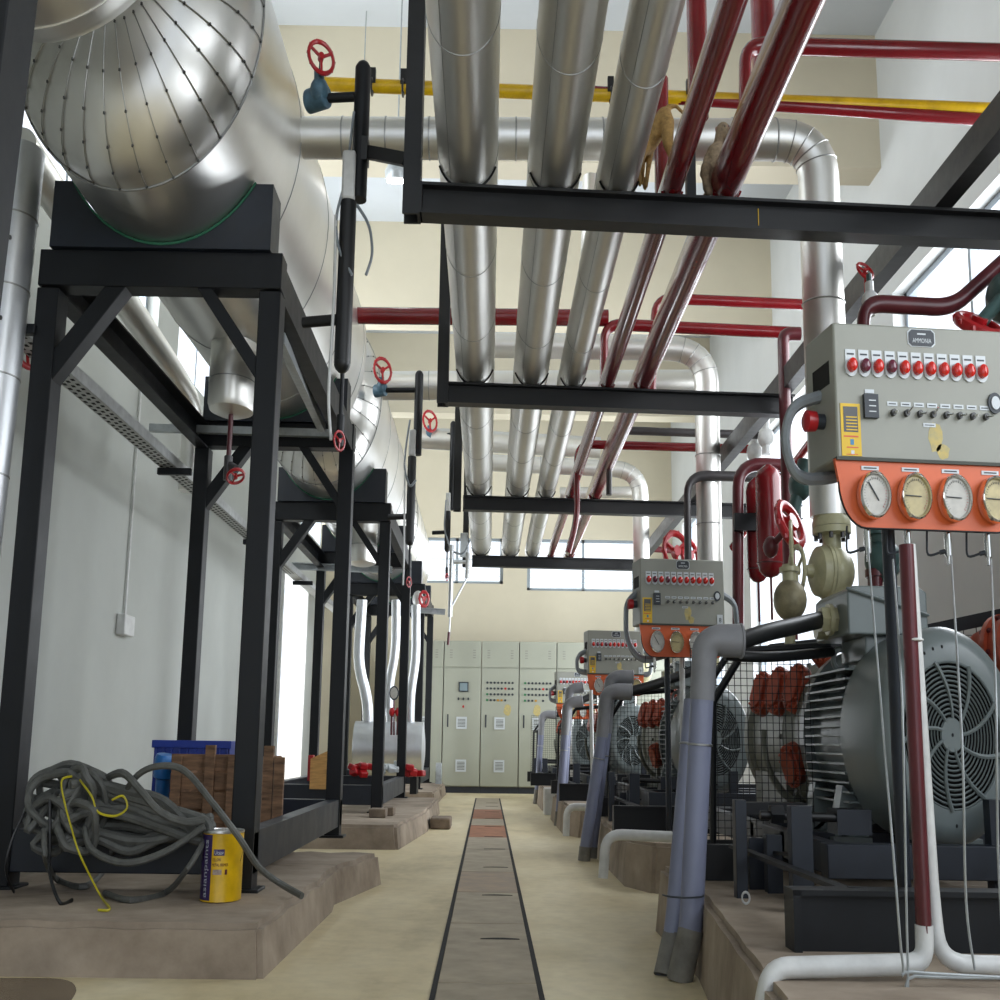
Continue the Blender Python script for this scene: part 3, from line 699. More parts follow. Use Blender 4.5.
# the long bundle
pts = []
for k in range(21):
    t = k/20; y0 = 790+60*t; y1 = 806+36*t
    dz = rnd.uniform(-.10, .10)
    seq = [hp(68+rnd.uniform(-8, 10), y0-4+rnd.uniform(-6, 6), dz-.06), hp(95, y0-8+rnd.uniform(-6, 6), dz), hp(130, y0+rnd.uniform(-6, 6), dz), hp(165, y1+rnd.uniform(-5, 5), dz), hp(203+rnd.uniform(0, 6), 832+rnd.uniform(-14, 10), dz)]
    pts += seq if k % 2 == 0 else seq[::-1]
def smooth(P, n=5):
    P = [Vector(p) for p in P]; Q = []
    for i in range(len(P)-1):
        a = P[max(i-1, 0)]; b_ = P[i]; c = P[i+1]; d = P[min(i+2, len(P)-1)]
        for k in range(n):
            t = k/n; Q.append(.5*((2*b_)+(c-a)*t+(2*a-5*b_+4*c-d)*t*t+(3*b_-a-3*c+d)*t**3))
    Q.append(P[-1]); return Q
r_ = thing('cable_heap', 'heap of thick grey cable coiled over the front beam of the nearest stand', 'cable', V(110, 900, Yh))
b = MB(); b.tube(smooth(pts), .0175, 'cable', seg=8, sx=.8); b.build('bundle', r_)
# round loops at the left
b = MB(); lp = []
for (cx, cy, rx, ry, n, dy) in ((70, 792, 40, 26, 1.0, 0), (60, 800, 30, 28, 1.2, -.05), (78, 800, 14, 34, 1.1, -.09), (62, 815, 36, 22, 1.0, -.02), (50, 826, 22, 26, 1, -.08), (78, 828, 20, 24, 1.1, -.12), (66, 790, 26, 20, 1, .05), (52, 806, 18, 34, 1, .03), (86, 804, 20, 30, 1, -.03)):
    ph = rnd.uniform(0, 6)
    for k in range(int(12*n)):
        a = ph+2*PI*k/12; lp.append(hp(cx+rx*math.cos(a)+rnd.uniform(-2, 2), cy+ry*math.sin(a)+rnd.uniform(-2, 2), dy+.03*math.sin(a*2)))
b.tube(smooth(lp, 3), .0155, 'cable', seg=8, sx=.8); b.build('tangled_loops', r_)
b = MB(); b.tube(smooth([hp(85, 828, -.1), hp(92, 850, -.14), hp(125, 863, -.16), hp(165, 852, -.14), hp(205, 826, -.1)]), .013, 'cable', seg=8, sx=.8); b.build('hanging_loop', r_)
b = MB(); b.tube(smooth([hp(120, 800, -.02), hp(138, 775, -.1), hp(160, 766, -.13), hp(185, 771, -.15), hp(212, 802, -.2), hp(238, 836, -.2), hp(258, 866, -.10), hp(278, 882, .02), VZ(302, 896, HP+.013)]), .0125, 'cable', seg=8, sx=.8); b.build('trailing_end', r_)
b = MB(); b.tube(smooth([hp(44, 830, -.12), hp(46, 860, -.14), VZ(58, 880, HP+.014), VZ(86, 886, HP+.014), VZ(108, 866, HP+.014), hp(112, 850, .0)]), .012, 'cable', seg=8, sx=.8); b.build('low_loop', r_)
b = MB(); b.tube(smooth([VZ(105, 893, HP+.013), VZ(130, 900, HP+.013), VZ(165, 893, HP+.013), hp(188, 868, -.22), hp(206, 838, -.08)]), .011, 'cable', seg=8, sx=.8); b.build('floor_strand', r_)
b = MB(); b.tube(smooth([hp(100, 782, .02), hp(122, 773, -.09), hp(140, 790, -.13), hp(160, 812, -.14), hp(185, 822, -.12), hp(205, 820, -.1)]), .015, 'cable', seg=8, sx=.8); b.build('crossing_strand', r_)
b = MB(); b.tube(smooth([hp(50, 800, -.1), hp(50, 850, -.15), hp(50, 875, -.22), VZ(60, 903, HP+.008), VZ(72, 900, HP+.008)]), .0075, 'black', seg=7); one(b, 'black_cable', 'thin black cable hanging from the cable heap to the plinth', 'cable')
b = MB(); b.tube(smooth([hp(25, 812, -.05), hp(12, 840, -.1), hp(6, 870, -.1), VZ(14, 892, HP+.006)]), .006, 'black', seg=7); one(b, 'black_cable', 'thin black cable drooping at the left of the cable heap', 'cable')
b = MB(); b.tube(smooth([hp(75, 776, -.08), hp(62, 780, -.13), hp(64, 800, -.15), hp(72, 830, -.17), hp(80, 855, -.2), VZ(100, 895, HP+.02), VZ(110, 909, HP+.006), VZ(98, 910, HP+.006)]), .0045, 'wireyellow', seg=6); one(b, 'yellow_wire', 'yellow wire trailing from the cable heap down to the plinth', 'wire')
b = MB(); b.tube(smooth([hp(80, 780, -.1), hp(92, 797, -.15), hp(98, 812, -.15), hp(115, 816, -.15), hp(127, 808, -.15), hp(123, 796, -.15), hp(112, 800, -.15)]), .0045, 'wireyellow', seg=6); one(b, 'yellow_wire', 'yellow wire curled in a loop on the cable heap', 'wire')

tb = VZ(214, 903, HP); hT = .232; rT = .102; KT = 1.3
r_ = thing('paint_tin', 'yellow and purple paint tin with a metal lid standing at the front of the plinth', 'paint tin', (tb.x, tb.y, HP))
o = Vector((tb.x, tb.y+rT, HP))
def cylpt(u, v, off=.0008):   # u = arc length from the front (real), v = height
    a = u*KT/rT; v = v*KT if v < hT/KT+.01 else v; return o+Vector((SX*(rT+off)*math.sin(a), -(rT+off)*math.cos(a), v))
b = MB(); b.lathe([(0, rT-.002), (.002, rT+.001), (.005, rT), (hT-.008, rT)], o, (0, 0, 1), 'tinyellow', 48); b.build('body', r_)
b = MB(); b.lathe([(hT-.008, rT), (hT-.006, rT+.002), (hT, rT+.002), (hT+.001, rT-.004), (hT-.004, rT-.007), (hT-.004, rT-.02), (hT-.001, rT-.022), (hT-.001, .001)], o, (0, 0, 1), 'tinlid', 48); b.build('lid', r_)
def patch(b, u0, u1, v0, v1, m, off=.0006, n=10):
    vs = [cylpt(u0+(u1-u0)*k/n, v, off) for k in range(n+1) for v in (v0, v1)]; b.add(vs, [(2*k, 2*k+2, 2*k+3, 2*k+1) for k in range(n)], m)
b = MB(); patch(b, -.100, -.020, .005, .170, 'tinpurple'); 
b.text('asianpaints', (0, 0, 0), None, None, .034, 'tag', width=.145, fn=lambda x, y: cylpt(-.038-y*.9, .012+x, .0012)); b.build('purple_label', r_)
b = MB(); patch(b, -.012, .03, .118, .134, 'tinpurple'); b.text('Utsav', 0, None, None, .015, 'tag', width=.034, fn=lambda x, y: cylpt(-.008+x, .121+y, .0012)); b.build('name_badge', r_)
b = MB(); b.text('YELLOW', 0, None, None, .011, 'maroon', width=.034, fn=lambda x, y: cylpt(-.016+x, .104+y, .0012)); b.text('METAL PRIMER', 0, None, None, .011, 'maroon', width=.062, fn=lambda x, y: cylpt(-.016+x, .091+y, .0012))
patch(b, -.012, .022, .070, .083, 'furpale', .0008); patch(b, .034, .043, .070, .083, 'maroon', .0008); b.build('lettering', r_)
b = MB(); b.tube(smooth([cylpt(-.12, .13, .004), cylpt(-.135, .10, .012), cylpt(-.125, .12, .006)]), .0015, 'chrome', seg=5); b.tube([cylpt(.1, .15, .002), cylpt(.115, .125, .006), cylpt(.10, .10, .004)], .0015, 'chrome', seg=5); b.build('bail_handle', r_)
# ================================================================== PIPE RACK
HB = 1.95
def tY(py): return math.tan(PITCH+math.atan((500-py)/F))
beams = [(V(419, 219, HB/tY(219)), V(1030, 243, HB/tY(219)), 219), (V(443, 405, HB/tY(405)), V(800, 422, HB/tY(405)), 405), (V(463, 510, HB/tY(511)), V(846, 524, HB/tY(511)), 511), (V(472, 566, HB/tY(567)), V(650, 573, HB/tY(567)), 567)]
ZRB = HC+HB; BH = .125; ZR = ZRB+BH
bl = ['front beam of the pipe rack, where the monkeys sit', 'second beam of the pipe rack', 'third beam of the pipe rack', 'farthest beam of the pipe rack, before the back windows']
BY = []
for k, (a, c, y) in enumerate(beams):
    Y = HB/tY(y); BY.append(Y)
    b = MB(); x1 = min(c.x, 2.7); b.ibeam((a.x, Y, ZRB+BH/2), (x1, Y+.075*(x1-a.x), ZRB+BH/2), .10, BH, 'rack', t=.012)
    b.bb((a.x, Y-.052, ZRB), (a.x+.012, Y+.05, ZR), 'rack')
    if k == 0: q = V(760, 212, Y+.06); b.box((q.x, Y+.075*(q.x-a.x)-.008, ZRB+BH/2), (.003, .004, .075), 'tinyellow')
    BXL = a.x if k == 0 else BXL
    one(b, 'rack_beam', 'black steel '+bl[k], 'beam', 'cross beams of the overhead pipe rack', angle=30)
for k, (px, y, Y) in enumerate(((415, 100, BY[0]), (445, 300, BY[1]), (458, 460, BY[2]), (466, 530, BY[3]))):
    x = V(px, y, Y).x; b = MB(); b.chan((x, Y+.0, ZRB-.005), (x, Y, ZB if k in (9,) else ZC-.001), .065, .10, 'rack', up=(0, 1, 0), t=.01)
    one(b, 'rack_hanger', ['nearest black hanger holding the left end of the front rack beam', 'second black hanger, at the left end of the second rack beam', 'third black hanger, at the left end of the third rack beam', 'farthest black hanger, at the left end of the last rack beam'][k], 'hanger', 'hangers of the overhead pipe rack', angle=30)
x = V(690, 150, BY[0]+.15).x
b = MB(); b.bar((x, BY[0]+.15, ZR), (x, BY[0]+.15, V(690, 150, BY[0]+.15).z), .035, .05, 'rack', up=(0, 1, 0)); one(b, 'rack_hanger', 'short black upright between the two red pipes on the front rack beam', 'upright')
# long side beam carried over the cross beams
p = VX(950, 190, V(950, 190, BY[0]-.3).x)
xs = V(896, 265, BY[0]).x*0+1.66
pa = V(952, 172, BY[0]); xs = pa.x
b = MB(); b.chan((xs, -1.0, ZR+.066), (xs, BY[3]+.2, ZR+.066), .07, .13, 'rack', t=.012); one(b, 'long_rack_beam', 'long black beam running back over the right ends of the rack cross beams', 'beam')
# bracket from the nearest level column to the nearest hanger
a = V(366, 152, YC1); c = V(407, 160, BY[0]-.02); b = MB(); b.bar(a, c, .04, .05, 'rack'); b.box(a+Vector((-.01, 0, .0)), (.04, .08, .1), 'rack'); one(b, 'column_bracket', 'short black bracket tying the nearest level column to the first rack hanger', 'bracket', bevel=.002)

def bank(px_at0, y0, r, m, label, name, Y0=-1.5, Y1=BY[3]+.45, rings=True, sx=SX, zr=None):
    q = V(px_at0[0], px_at0[1], px_at0[2]); x = q.x; zc = ZR+r+.004
    root = thing(name, label, 'pipe', (x, Y0, zc), 'long pipes resting on the overhead rack' if m == 'alu' else None)
    b = MB(); pts = [Vector((x, Y0+(Y1-Y0)*i/12, zc)) for i in range(13)]; b.tube(pts, r, m, seg=32, sx=sx)
    if rings:
        y = Y0+.4+q.x*.3
        while y < Y1: b.torus((x, y, zc), (0, 1, 0), r+.0008, .002, 'seam', 32, 5, sx=sx); y += .93
        b.tube([(x-SX*r*.55, Y0, zc-r*.835), (x-SX*r*.55, Y1, zc-r*.835)], .0015, 'seam', seg=5, sx=sx)
    b.build('pipe_run', root)
    for k, Y in enumerate(BY):
        b = MB(); rr = r+.006
        b.torus((x, Y+.075*(x+.4), zc), (0, 1, 0), rr, .006, 'black' if m == 'alu' else m, 20, 5, sx=sx, arc=(PI*1.15, PI*1.85)); b.build('saddle_pad' if m == 'alu' else 'pipe_clip', root)
    return x
wA = V(497, 183, BY[0]).x-V(437, 183, BY[0]).x
rA = wA/2/SX*1.02
bank((467, 190, BY[0]), 0, rA, 'alu', 'leftmost and thickest of the three clad pipes on the overhead rack', 'insulated_pipe')
rB = (V(588, 195, BY[0]).x-V(525, 195, BY[0]).x)/2/SX*.9
bank((556, 195, BY[0]), 0, rB*.98, 'alu', 'middle one of the three clad pipes on the overhead rack', 'insulated_pipe')
rC = (V(643, 205, BY[0]).x-V(600, 205, BY[0]).x)/2/SX*.98
bank((621, 205, BY[0]), 0, rC, 'alu', 'rightmost and thinnest of the three clad pipes on the overhead rack', 'insulated_pipe')
rD = .062; rE = .088
xD = bank((675, 175, BY[0]), 0, rD, 'red', 'left one of the two red pipes lying along the overhead rack', 'red_pipe', rings=False)
xE = bank((731, 175, BY[0]), 0, rE, 'red', 'right one of the two red pipes lying along the overhead rack', 'red_pipe', rings=False)
# vertical red risers into the roof
def rise(px, py, Y, r, label, z0=None, m='red', top=5.9):
    a = V(px, py, Y); return cpipe([Vector((a.x, a.y, z0 if z0 else a.z)), Vector((a.x, a.y, top))], r, m, label, name='red_pipe', group=None)
rise(698, 95, 5.0, .065, 'red riser going up to the roof left of the two long red pipes', z0=V(698, 118, 5.0).z)
rise(764, 60, 5.6, .085, 'thick red riser behind the right long red pipe', z0=V(764, 90, 5.6).z)
rise(662, 180, BY[0]+.35, .045, 'red upright pipe rising behind the rightmost clad rack pipe', z0=ZR+.03, top=V(662, 80, BY[0]+.35).z)
# X runs
Y = 5.3
cpipe([V(745, 130, Y), V(745, 45, Y), ext(V(745, 45, Y), V(1060, 54, Y), XR-.005)], .042, 'red', 'red pipe with a bend at the top, running level to the right wall', name='red_pipe', bend=.1)
cpipe([V(560, 90, 5.75), ext(V(560, 90, 5.75), V(1075, 126, 5.75), XR-.005)], .033, 'red', 'thin red pipe just under the yellow pipe', name='red_pipe')
r_ = thing('yellow_pipe', 'yellow pipe crossing the hall high up from the first tank to the right wall', 'pipe', V(320, 85, 5.75))
b = MB(); b.cyl(V(322, 84, 5.75), ext(V(322, 84, 5.75), V(1075, 113, 5.75), XR-.005), .036, 'yellow'); b.build('pipe_run', r_)
for px in (372, 403, 611, 690): 
    b = MB(); q = V(px, 85+(px-322)*.037, 5.7); b.torus(q, (1, 0, 0), .04, .008, 'rack', 16, 6); b.box(q+Vector((0, .02, .07)), (.03, .03, .08), 'rack'); b.build('pipe_clamp', r_)
cpipe([V(300, 315, 7.6), V(608, 318, 7.6)], .055, 'red', 'red pipe crossing level behind the clad rack pipes, left part', name='red_pipe', sx=1)
cpipe([V(604, 394, 7.6), V(604, 324, 7.6), V(795, 333, 7.6)], .04, 'red', 'red pipe bent down at its left end, crossing behind the long red pipes', name='red_pipe', bend=.12)
cpipe([V(785, 335, 7.3), V(784, 340, 7.3)], .036, 'red', 'short red stub', name='red_pipe') if False else None
cpipe([V(800, 334, 7.1), V(783, 334, 7.1), V(790, 590, 7.1), V(792, 640, 7.1)], .042, 'maroon', 'dark red upright pipe left of the nearest big suction pipe', name='red_pipe', bend=.12, sx=.8)
cpipe([V(652, 400, 8.0), V(655, 298, 8.0), V(812, 305, 8.0)], .038, 'red', 'red pipe bent down at its left end, above and behind the second rack beam', name='red_pipe', bend=.13)
cpipe([V(568, 553, 9.6), V(577, 520, 9.6), V(577, 444, 9.6), V(748, 449, 9.6)], .036, 'red', 'red pipe dropping beside the long red pipes behind the third rack beam', name='red_pipe', bend=.13)
cpipe([V(609, 495, 9.4), V(609, 430, 9.4), V(758, 435, 9.4)], .033, 'brown', 'dark brown pipe bent down at its left end near the second rack beam', name='brown_pipe', bend=.13)
cpipe([V(688, 560, 8.8), V(687, 475, 8.8), V(783, 478, 8.8)], .038, 'brown', 'dark brown pipe dropping to the second control panel', name='brown_pipe', bend=.15)
cpipe([V(738, 640, 8.0), V(738, 463, 8.0), V(790, 466, 8.0)], .045, 'maroon', 'dark red pipe looping down left of the red oil vessels', name='red_pipe', bend=.2, sx=.8)
cpipe([V(643, 590, 13.6), V(641, 548, 13.6), V(690, 552, 13.6)], .035, 'maroon', 'small dark red pipe behind the farthest suction pipe', name='red_pipe', bend=.1)
# suction mains
def suction(pts, r, label, rings, bend=.28):
    root = thing('suction_pipe', label, 'insulated pipe', pts[0], 'clad suction pipes of the compressors'); b = MB(); b.tube(pts, r, 'alu', bend=bend, seg=32, sx=.95, arc=8)
    for i, t in rings:
        q = Vector(pts[i]).lerp(Vector(pts[i+1]), t); b.torus(q, Vector(pts[i+1])-Vector(pts[i]), r+.001, .004, 'seam', 32, 5, sx=.95)
    for k in range(1, 5):
        e = pts[1]; t = k/5; A = e+(pts[0]-e).normalized()*bend; C = e+(pts[2]-e).normalized()*bend
        q = A*(1-t)**2+e*2*t*(1-t)+C*t*t; d = (e-A)*(1-t)+(C-e)*t; b.torus(q, d, r+.001, .003, 'seam', 28, 5, sx=.95)
    b.build('pipe_run', root); return root
Y = 5.2; rz = V(800, 138, Y)
suction([V(300, 138, Y).lerp(Vector((V(300, 138, Y).x, Y, V(300, 138, Y).z)), 1), Vector((V(817, 138, Y).x, Y, V(817, 138, Y).z-.01)), Vector((V(831, 500, Y).x, Y, V(831, 517, Y).z))], .094, 'nearest clad suction pipe, crossing high up and dropping to the nearest compressor', [(0, t/12) for t in range(1, 12)]+[(1, .25), (1, .45), (1, .7), (1, .9)], .19)
Y = 8.9; suction([V(474, 345, Y), V(706, 349, Y), V(711, 623, Y)], .094, 'second clad suction pipe, crossing behind the second rack beam', [(0, .4), (0, .8), (1, .2), (1, .4), (1, .65)])
Y = 12.6; suction([V(474, 462, Y), V(640, 470, Y), V(643, 658, Y)], .088, 'farthest clad suction pipe, dropping behind the third control panel', [(0, .4), (0, .8), (1, .2), (1, .5)])
Y = 9.5; cpipe([V(360, 386, Y), V(705, 384, Y)], .115, 'alu', 'level clad pipe crossing behind the second handwheel and rack beam', rings=(.2, .45, .7), sx=1)
Y = 13.3; cpipe([V(420, 438, Y), V(600, 448, Y)], .12, 'alu', 'level clad pipe crossing behind the third level column', rings=(.3, .6), sx=1)
cpipe([V(560, 493, 13), V(640, 492, 13)], .06, 'alu', 'thin clad pipe just above the third rack beam on the left of the third riser', sx=1)
cpipe([V(591, 178, 6.4), V(590, 235, 6.4), V(587, 300, 6.4)], .07, 'alu', 'clad branch pipe dropping between the middle and right rack pipes', bend=.1)
# ceiling lamps
def clamp_(px, py, Y, lab, s=.09):
    q = V(px, py, Y); r_ = thing('ceiling_lamp', lab, 'lamp', q)
    b = MB(); b.lathe([(0, s*.6), (.02, s), (.07, s*1.05), (.16, s*.5), (.2, .03)], q, (0, -.35, 1), 'galv', 24); b.build('housing', r_)
    b = MB(); b.lathe([(-.003, s*.85), (.004, s*.85)], q, (0, -.35, 1), 'lampglow', 24); b.build('lamp_glass', r_)
    b = MB(); b.cyl(q+Vector((0, -.05, .18)), (q.x, q.y-.05, ZC), .008, 'galv'); b.build('cord', r_)
clamp_(397, 182, 8.0, 'lit round lamp hanging from the ceiling beside the first rack hanger', .12)
r_ = thing('roof_wire', 'thin wire hanging from the ceiling beam near the first blue valve', 'wire', V(368, 60, 7)); b = MB(); b.cyl(V(364, 75, 8.4), (V(364, 75, 8.4).x, 8.4, ZC), .006, 'galv'); b.build('wire', r_)

# ================================================================== CONTROL CABINETS AT THE END
YM = 18.2
zt_ = V(480, 641, YM).z; zs = V(480, 668, YM).z; cw = V(518.6, 720, YM).x-V(480.6, 720, YM).x; x0 = V(480.6, 720, YM).x
LAMPC = ['ink', 'redlamp', 'greenlamp', 'amberlamp']
lampmesh = {}
def small(name, m, build_fn, parent, loc):
    if m not in lampmesh:
        b = MB(); build_fn(b, m); o = b.build(name, None); lampmesh[m] = o.data; bpy.data.objects.remove(o)
    o = bpy.data.objects.new(name, lampmesh[m]); COL.objects.link(o); o.parent = parent; o.location = Vector(loc)-Vector(parent['_w']); return o
for k in range(-2, 5):
    xa = x0+(k-0)*cw+.004; xb = xa+cw-.008
    lab = {-2: 'outermost control cabinet on the left, mostly behind the tank stands', -1: 'grey-green control cabinet with a square meter on its door', 0: 'grey-green control cabinet with a full lamp array and an orange smudge', 1: 'grey-green control cabinet with a lamp array, right of the trench end', 2: 'control cabinet behind the farthest control panel', 3: 'control cabinet behind the third and second control panels', 4: 'rightmost control cabinet, behind the motors'}[k]
    root = thing('control_cabinet', lab, 'electrical cabinet', ((xa+xb)/2, YM, 0), 'row of control cabinets')
    b = MB(); b.bb((xa, YM+.02, .09), (xb, YM+.6, zt_), 'mcc'); b.build('body', root, bevel=.004)
    b = MB(); b.bb((xa-.003, YM+.03, 0), (xb+.003, YM+.58, .09), 'mccbase'); b.build('base', root)
    b = MB(); b.bb((xa+.003, YM, .1), (xb-.003, YM+.02, zs-.012), 'mcc'); dr = b.build('door', root, bevel=.004)
    b = MB(); b.bb((xa+.003, YM, zs+.012), (xb-.003, YM+.02, zt_-.004), 'mcc'); b.build('upper_panel', root, bevel=.004)
    b = MB(); b.bb((xa+.06, YM-.008, V(0, 734, YM).z*0+.92), (xa+.08, YM, 1.10), 'ink'); b.build('door_handle', dr, bevel=.003)
    for z in (.38, .98):
        b = MB(); xm = (xa+xb)/2; b.bb((xm-.075, YM-.012, z-.085), (xm+.075, YM, z+.085), 'tag')
        for q in range(6): b.bb((xm-.055, YM-.0135, z-.055+.02*q), (xm+.055, YM-.012, z-.05+.02*q+.004), 'comp')
        b.build('vent_grille', dr)
    for x_ in (xa+.1, xb-.1):
        b = MB(); 
        for q in range(4): b.bb((x_-.02, YM-.003, zs+.14+.035*q), (x_+.02, YM, zs+.155+.035*q), 'panelgrey')
        b.build('louvre', root)
    if k == -1:
        b = MB(); xm = (xa+xb)/2+.02; z = V(470, 687, YM).z; b.bb((xm-.07, YM-.02, z-.07), (xm+.07, YM, z+.07), 'ink'); b.bb((xm-.055, YM-.022, z-.055), (xm+.055, YM-.019, z+.055), 'glass'); b.build('meter', dr, bevel=.002)
        for dx_, dz_, c in ((-.07, -.17, 'ink'), (0, -.17, 'ink'), (.07, -.17, 'ink'), (0, -.28, 'redlamp')):
            b = MB(); b.cyl((xm+dx_, YM-.015, z+dz_), (xm+dx_, YM, z+dz_), .02, c, 10); b.build('selector_switch' if c == 'ink' else 'push_button', dr)
    if k in (0, 1, 2):
        for r in range(4):
            z = V(500, 684, YM).z-r*.083
            for c_ in range(8):
                if r == 3 and (c_ > 5 or (k == 1 and c_ == 4)): continue
                xx = xa+.085+c_*.052
                mm = 'ink'
                if (r, c_) == (2, 0) or (k == 1 and (r, c_) == (0, 0)) or (r, c_) == (3, 0): mm = 'greenlamp'
                if (r, c_) == (1, 5): mm = 'redlamp'
                if r == 3 and c_ in (3, 4): mm = 'amberlamp'
                small('indicator_lamp', mm, lambda b, m: b.cyl((0, -.012, 0), (0, 0, 0), .017, m, 8, 1), dr, (xx, YM-.001, z))
    if k in (0, 1):
        b = MB(); xm = xa+(.38 if k == 0 else .26); z = V(500, 710, YM).z; n = 9
        b.prism([Vector((xm+.05*math.cos(2*PI*i/n)*(1+.25*(i % 2)), YM-.001, z+.085*math.sin(2*PI*i/n))) for i in range(n)], (0, -.001, 0), 'stainyellow'); b.build('orange_smudge', dr)
# ================================================================== COMPRESSOR SIDE
PZ = .24
g3 = lambda x, y: tuple(VZ(x, y, 0)[:2])
PR1 = [tuple(VZ(768, 1000, PZ)[:2]), tuple(VZ(697, 896, PZ)[:2]), (VZ(697, 896, PZ).x, 5.0), (2.45, 5.0), (2.45, 2.35), (VZ(785, 1030, PZ).x, 2.35)]
plinth(PR1, PZ, 'concrete plinth of the nearest compressor, in the lower right corner', 'concrete plinths of the compressors', rough=.005)
def pr(y0, y1, pxl, pyl, lab, chamf=.1, m='concrete'):
    x = VZ(pxl, pyl, 0).x
    return plinth([(x, y0+chamf*3), (x+chamf, y0), (2.4, y0), (2.4, y1), (x, y1)], PZ-.01, lab, 'concrete plinths of the compressors', m=m)
pr(6.2, 8.6, 607, 868, 'stained concrete plinth of the second compressor, with a white drain pipe over its edge')
pr(9.8, 12.2, 566, 838, 'concrete plinth of the third compressor, behind the second conduit pair')
pr(13.4, 15.8, 548, 818, 'farthest concrete plinth on the right')
q = V(548, 812, 14.6); b = MB(); b.box((V(541, 812, 13.2).x+.09, 13.0, .13), (.14, .3, .26), 'white'); one(b, 'white_tiled_block', 'small white block at the foot of the farthest conduit', 'block', bevel=.006)

UP = [(0, 0, 0)]
m1 = Vector((1.42, 3.9, 0))
xm = V(952, 735, 3.85).x; zm = V(952, 735, 3.85).z
for (px, py, Y) in ((716, 739, 7.75), (633, 741, 11.5), (588, 741, 15.3)):
    q = V(px, py, Y); UP.append((q.x-xm, Y-3.85, 0))
print('motor', xm, zm, UP)
ord_ = ['nearest', 'second', 'third', 'farthest']
where = ['in front of which the red and white poles stand', 'behind the tall grey conduit pair', 'below the third control panel', 'below the farthest control panel']
# ---- motor
R0 = .335
root = thing('electric_motor', 'nearest grey electric motor with a slotted fan cover, big at the right edge', 'motor', (xm, 3.85, PZ), 'electric motors of the compressors')
mo = Vector((xm, 3.85, zm))
b = MB(); b.lathe([(.012, R0*.665), (.0, R0*.67), (.0, R0*.80), (.006, R0*.86), (.03, R0*.955), (.07, R0), (.42, R0), (.42, R0*.97)], mo, (0, 1, 0), 'motor', 56, caps=False)
for k in range(3): a = PI/2+(k-1)*.16+.25; b.ball(mo+Vector((SX*R0*.80*math.cos(a), .004, R0*.80*math.sin(a))), .007, 'black', 8)
b.ball(mo+Vector((0, .004, -R0*.80)), .007, 'black', 8)
cowl = b.build('fan_cover', root)
b = MB(); b.lathe([(.03, .001), (.03, R0*.68)], mo, (0, 1, 0), 'pit', 40); b.build('dark_interior', cowl)
b = MB()
for k in range(13):
    r = R0*(.15+.51*k/12); b.torus(mo+Vector((0, .002, 0)), (0, 1, 0), r, .0034, 'motor', 44, 4)
for k in range(9):
    a0 = 2*PI*k/9; pts = []
    for j in range(7):
        t = j/6; a = a0+.45*t; r = R0*(.12+.56*t); pts.append(mo+Vector((SX*r*math.cos(a), -.001, r*math.sin(a))))
    b.tube(pts, [.006, .009], 'motor', seg=6)
b.lathe([(-.006, .001), (-.006, R0*.15), (.01, R0*.15)], mo, (0, 1, 0), 'motor', 24); b.ball(mo+Vector((0, -.006, 0)), .006, 'black', 6)
b.build('fan_grille', cowl)
b = MB(); y0, y1 = .42, .98
b.lathe([(y0-.02, R0*.80), (y1, R0*.80), (y1, R0*.5)], mo, (0, 1, 0), 'motor', 40)
for side in (-1, 1):
    for k in range(15):
        z = -R0*.66+k*R0*1.32/14; xi = math.sqrt(max(0, (R0*.79)**2-z*z))*SX; 
        b.bb((mo.x+side*xi*.9, mo.y+y0, mo.z+z-.0035), (mo.x+side*SX*R0*(.95 if abs(z) < R0*.45 else .90), mo.y+y1-.02, mo.z+z+.0035), 'motor')
b.lathe([(y1-.03, R0*.97), (y1+.03, R0*.97), (y1+.05, R0*.8), (y1+.12, R0*.55)], mo, (0, 1, 0), 'motor', 40)
b.build('finned_housing', root)
for s in (-1, 1):
    b = MB()
    for yy in (.5, .86):
        b.prism([mo+Vector((s*.10, yy, -R0*.74)), mo+Vector((s*.20, yy, -R0*.5)), mo+Vector((s*.24, yy, -.37)), mo+Vector((s*.24, yy, -(zm-PZ-.14))), mo+Vector((s*.12, yy, -(zm-PZ-.14)))], (0, .08, 0), 'motor')
    b.bb(mo+Vector((s*.12, .45, -(zm-PZ-.14))), mo+Vector((s*.25, .98, -(zm-PZ-.16))), 'motor')
    b.build('foot', root, bevel=.004)
b = MB(); q = V(845, 698, 4.35); e = V(841, 672, 4.55)
b.torus(e+Vector((0, 0, .045)), (.2, 1, 0), .038, .013, 'motor', 20, 8); b.lathe([(-.04, .03), (.012, .025)], e, (0, 0, 1), 'motor', 14); b.build('lifting_eye', root)
# terminal box on top
ta = V(829, 645, 4.45); tbx = V(905, 600, 4.45); zlo = V(829, 640, 4.45).z; zhi = V(829, 594, 4.45).z
b = MB(); xa, xb = ta.x, ta.x+.27
b.prism([Vector((xa, 4.2, zlo)), Vector((xb, 4.2, zlo)), Vector((xb, 4.2, zhi-.02)), Vector((xb-.03, 4.2, zhi)), Vector((xa+.02, 4.2, zhi)), Vector((xa, 4.2, zhi-.02))], (0, .42, 0), 'motor')
b.bar((xa-.006, 4.19, zhi-.01), (xb+.002, 4.19, zhi-.10), .012, .012, 'motor')
b.bb((xa+.07, 4.25, mo.z+R0*.75), (xb-.05, 4.55, zlo), 'motor'); b.build('terminal_box', root, bevel=.006)
gl = Vector((xa, 4.35, zlo+.062))
b = MB(); b.cyl(gl+Vector((-.055, 0, 0)), gl, .047, 'cream', 6); b.cyl(gl+Vector((-.03, 0, 0)), gl+Vector((-.015, 0, 0)), .056, 'cream', 14); b.cyl(gl+Vector((-.04, .12, -.02)), gl+Vector((0, .12, -.02)), .04, 'cream', 8); b.build('cable_gland', root)
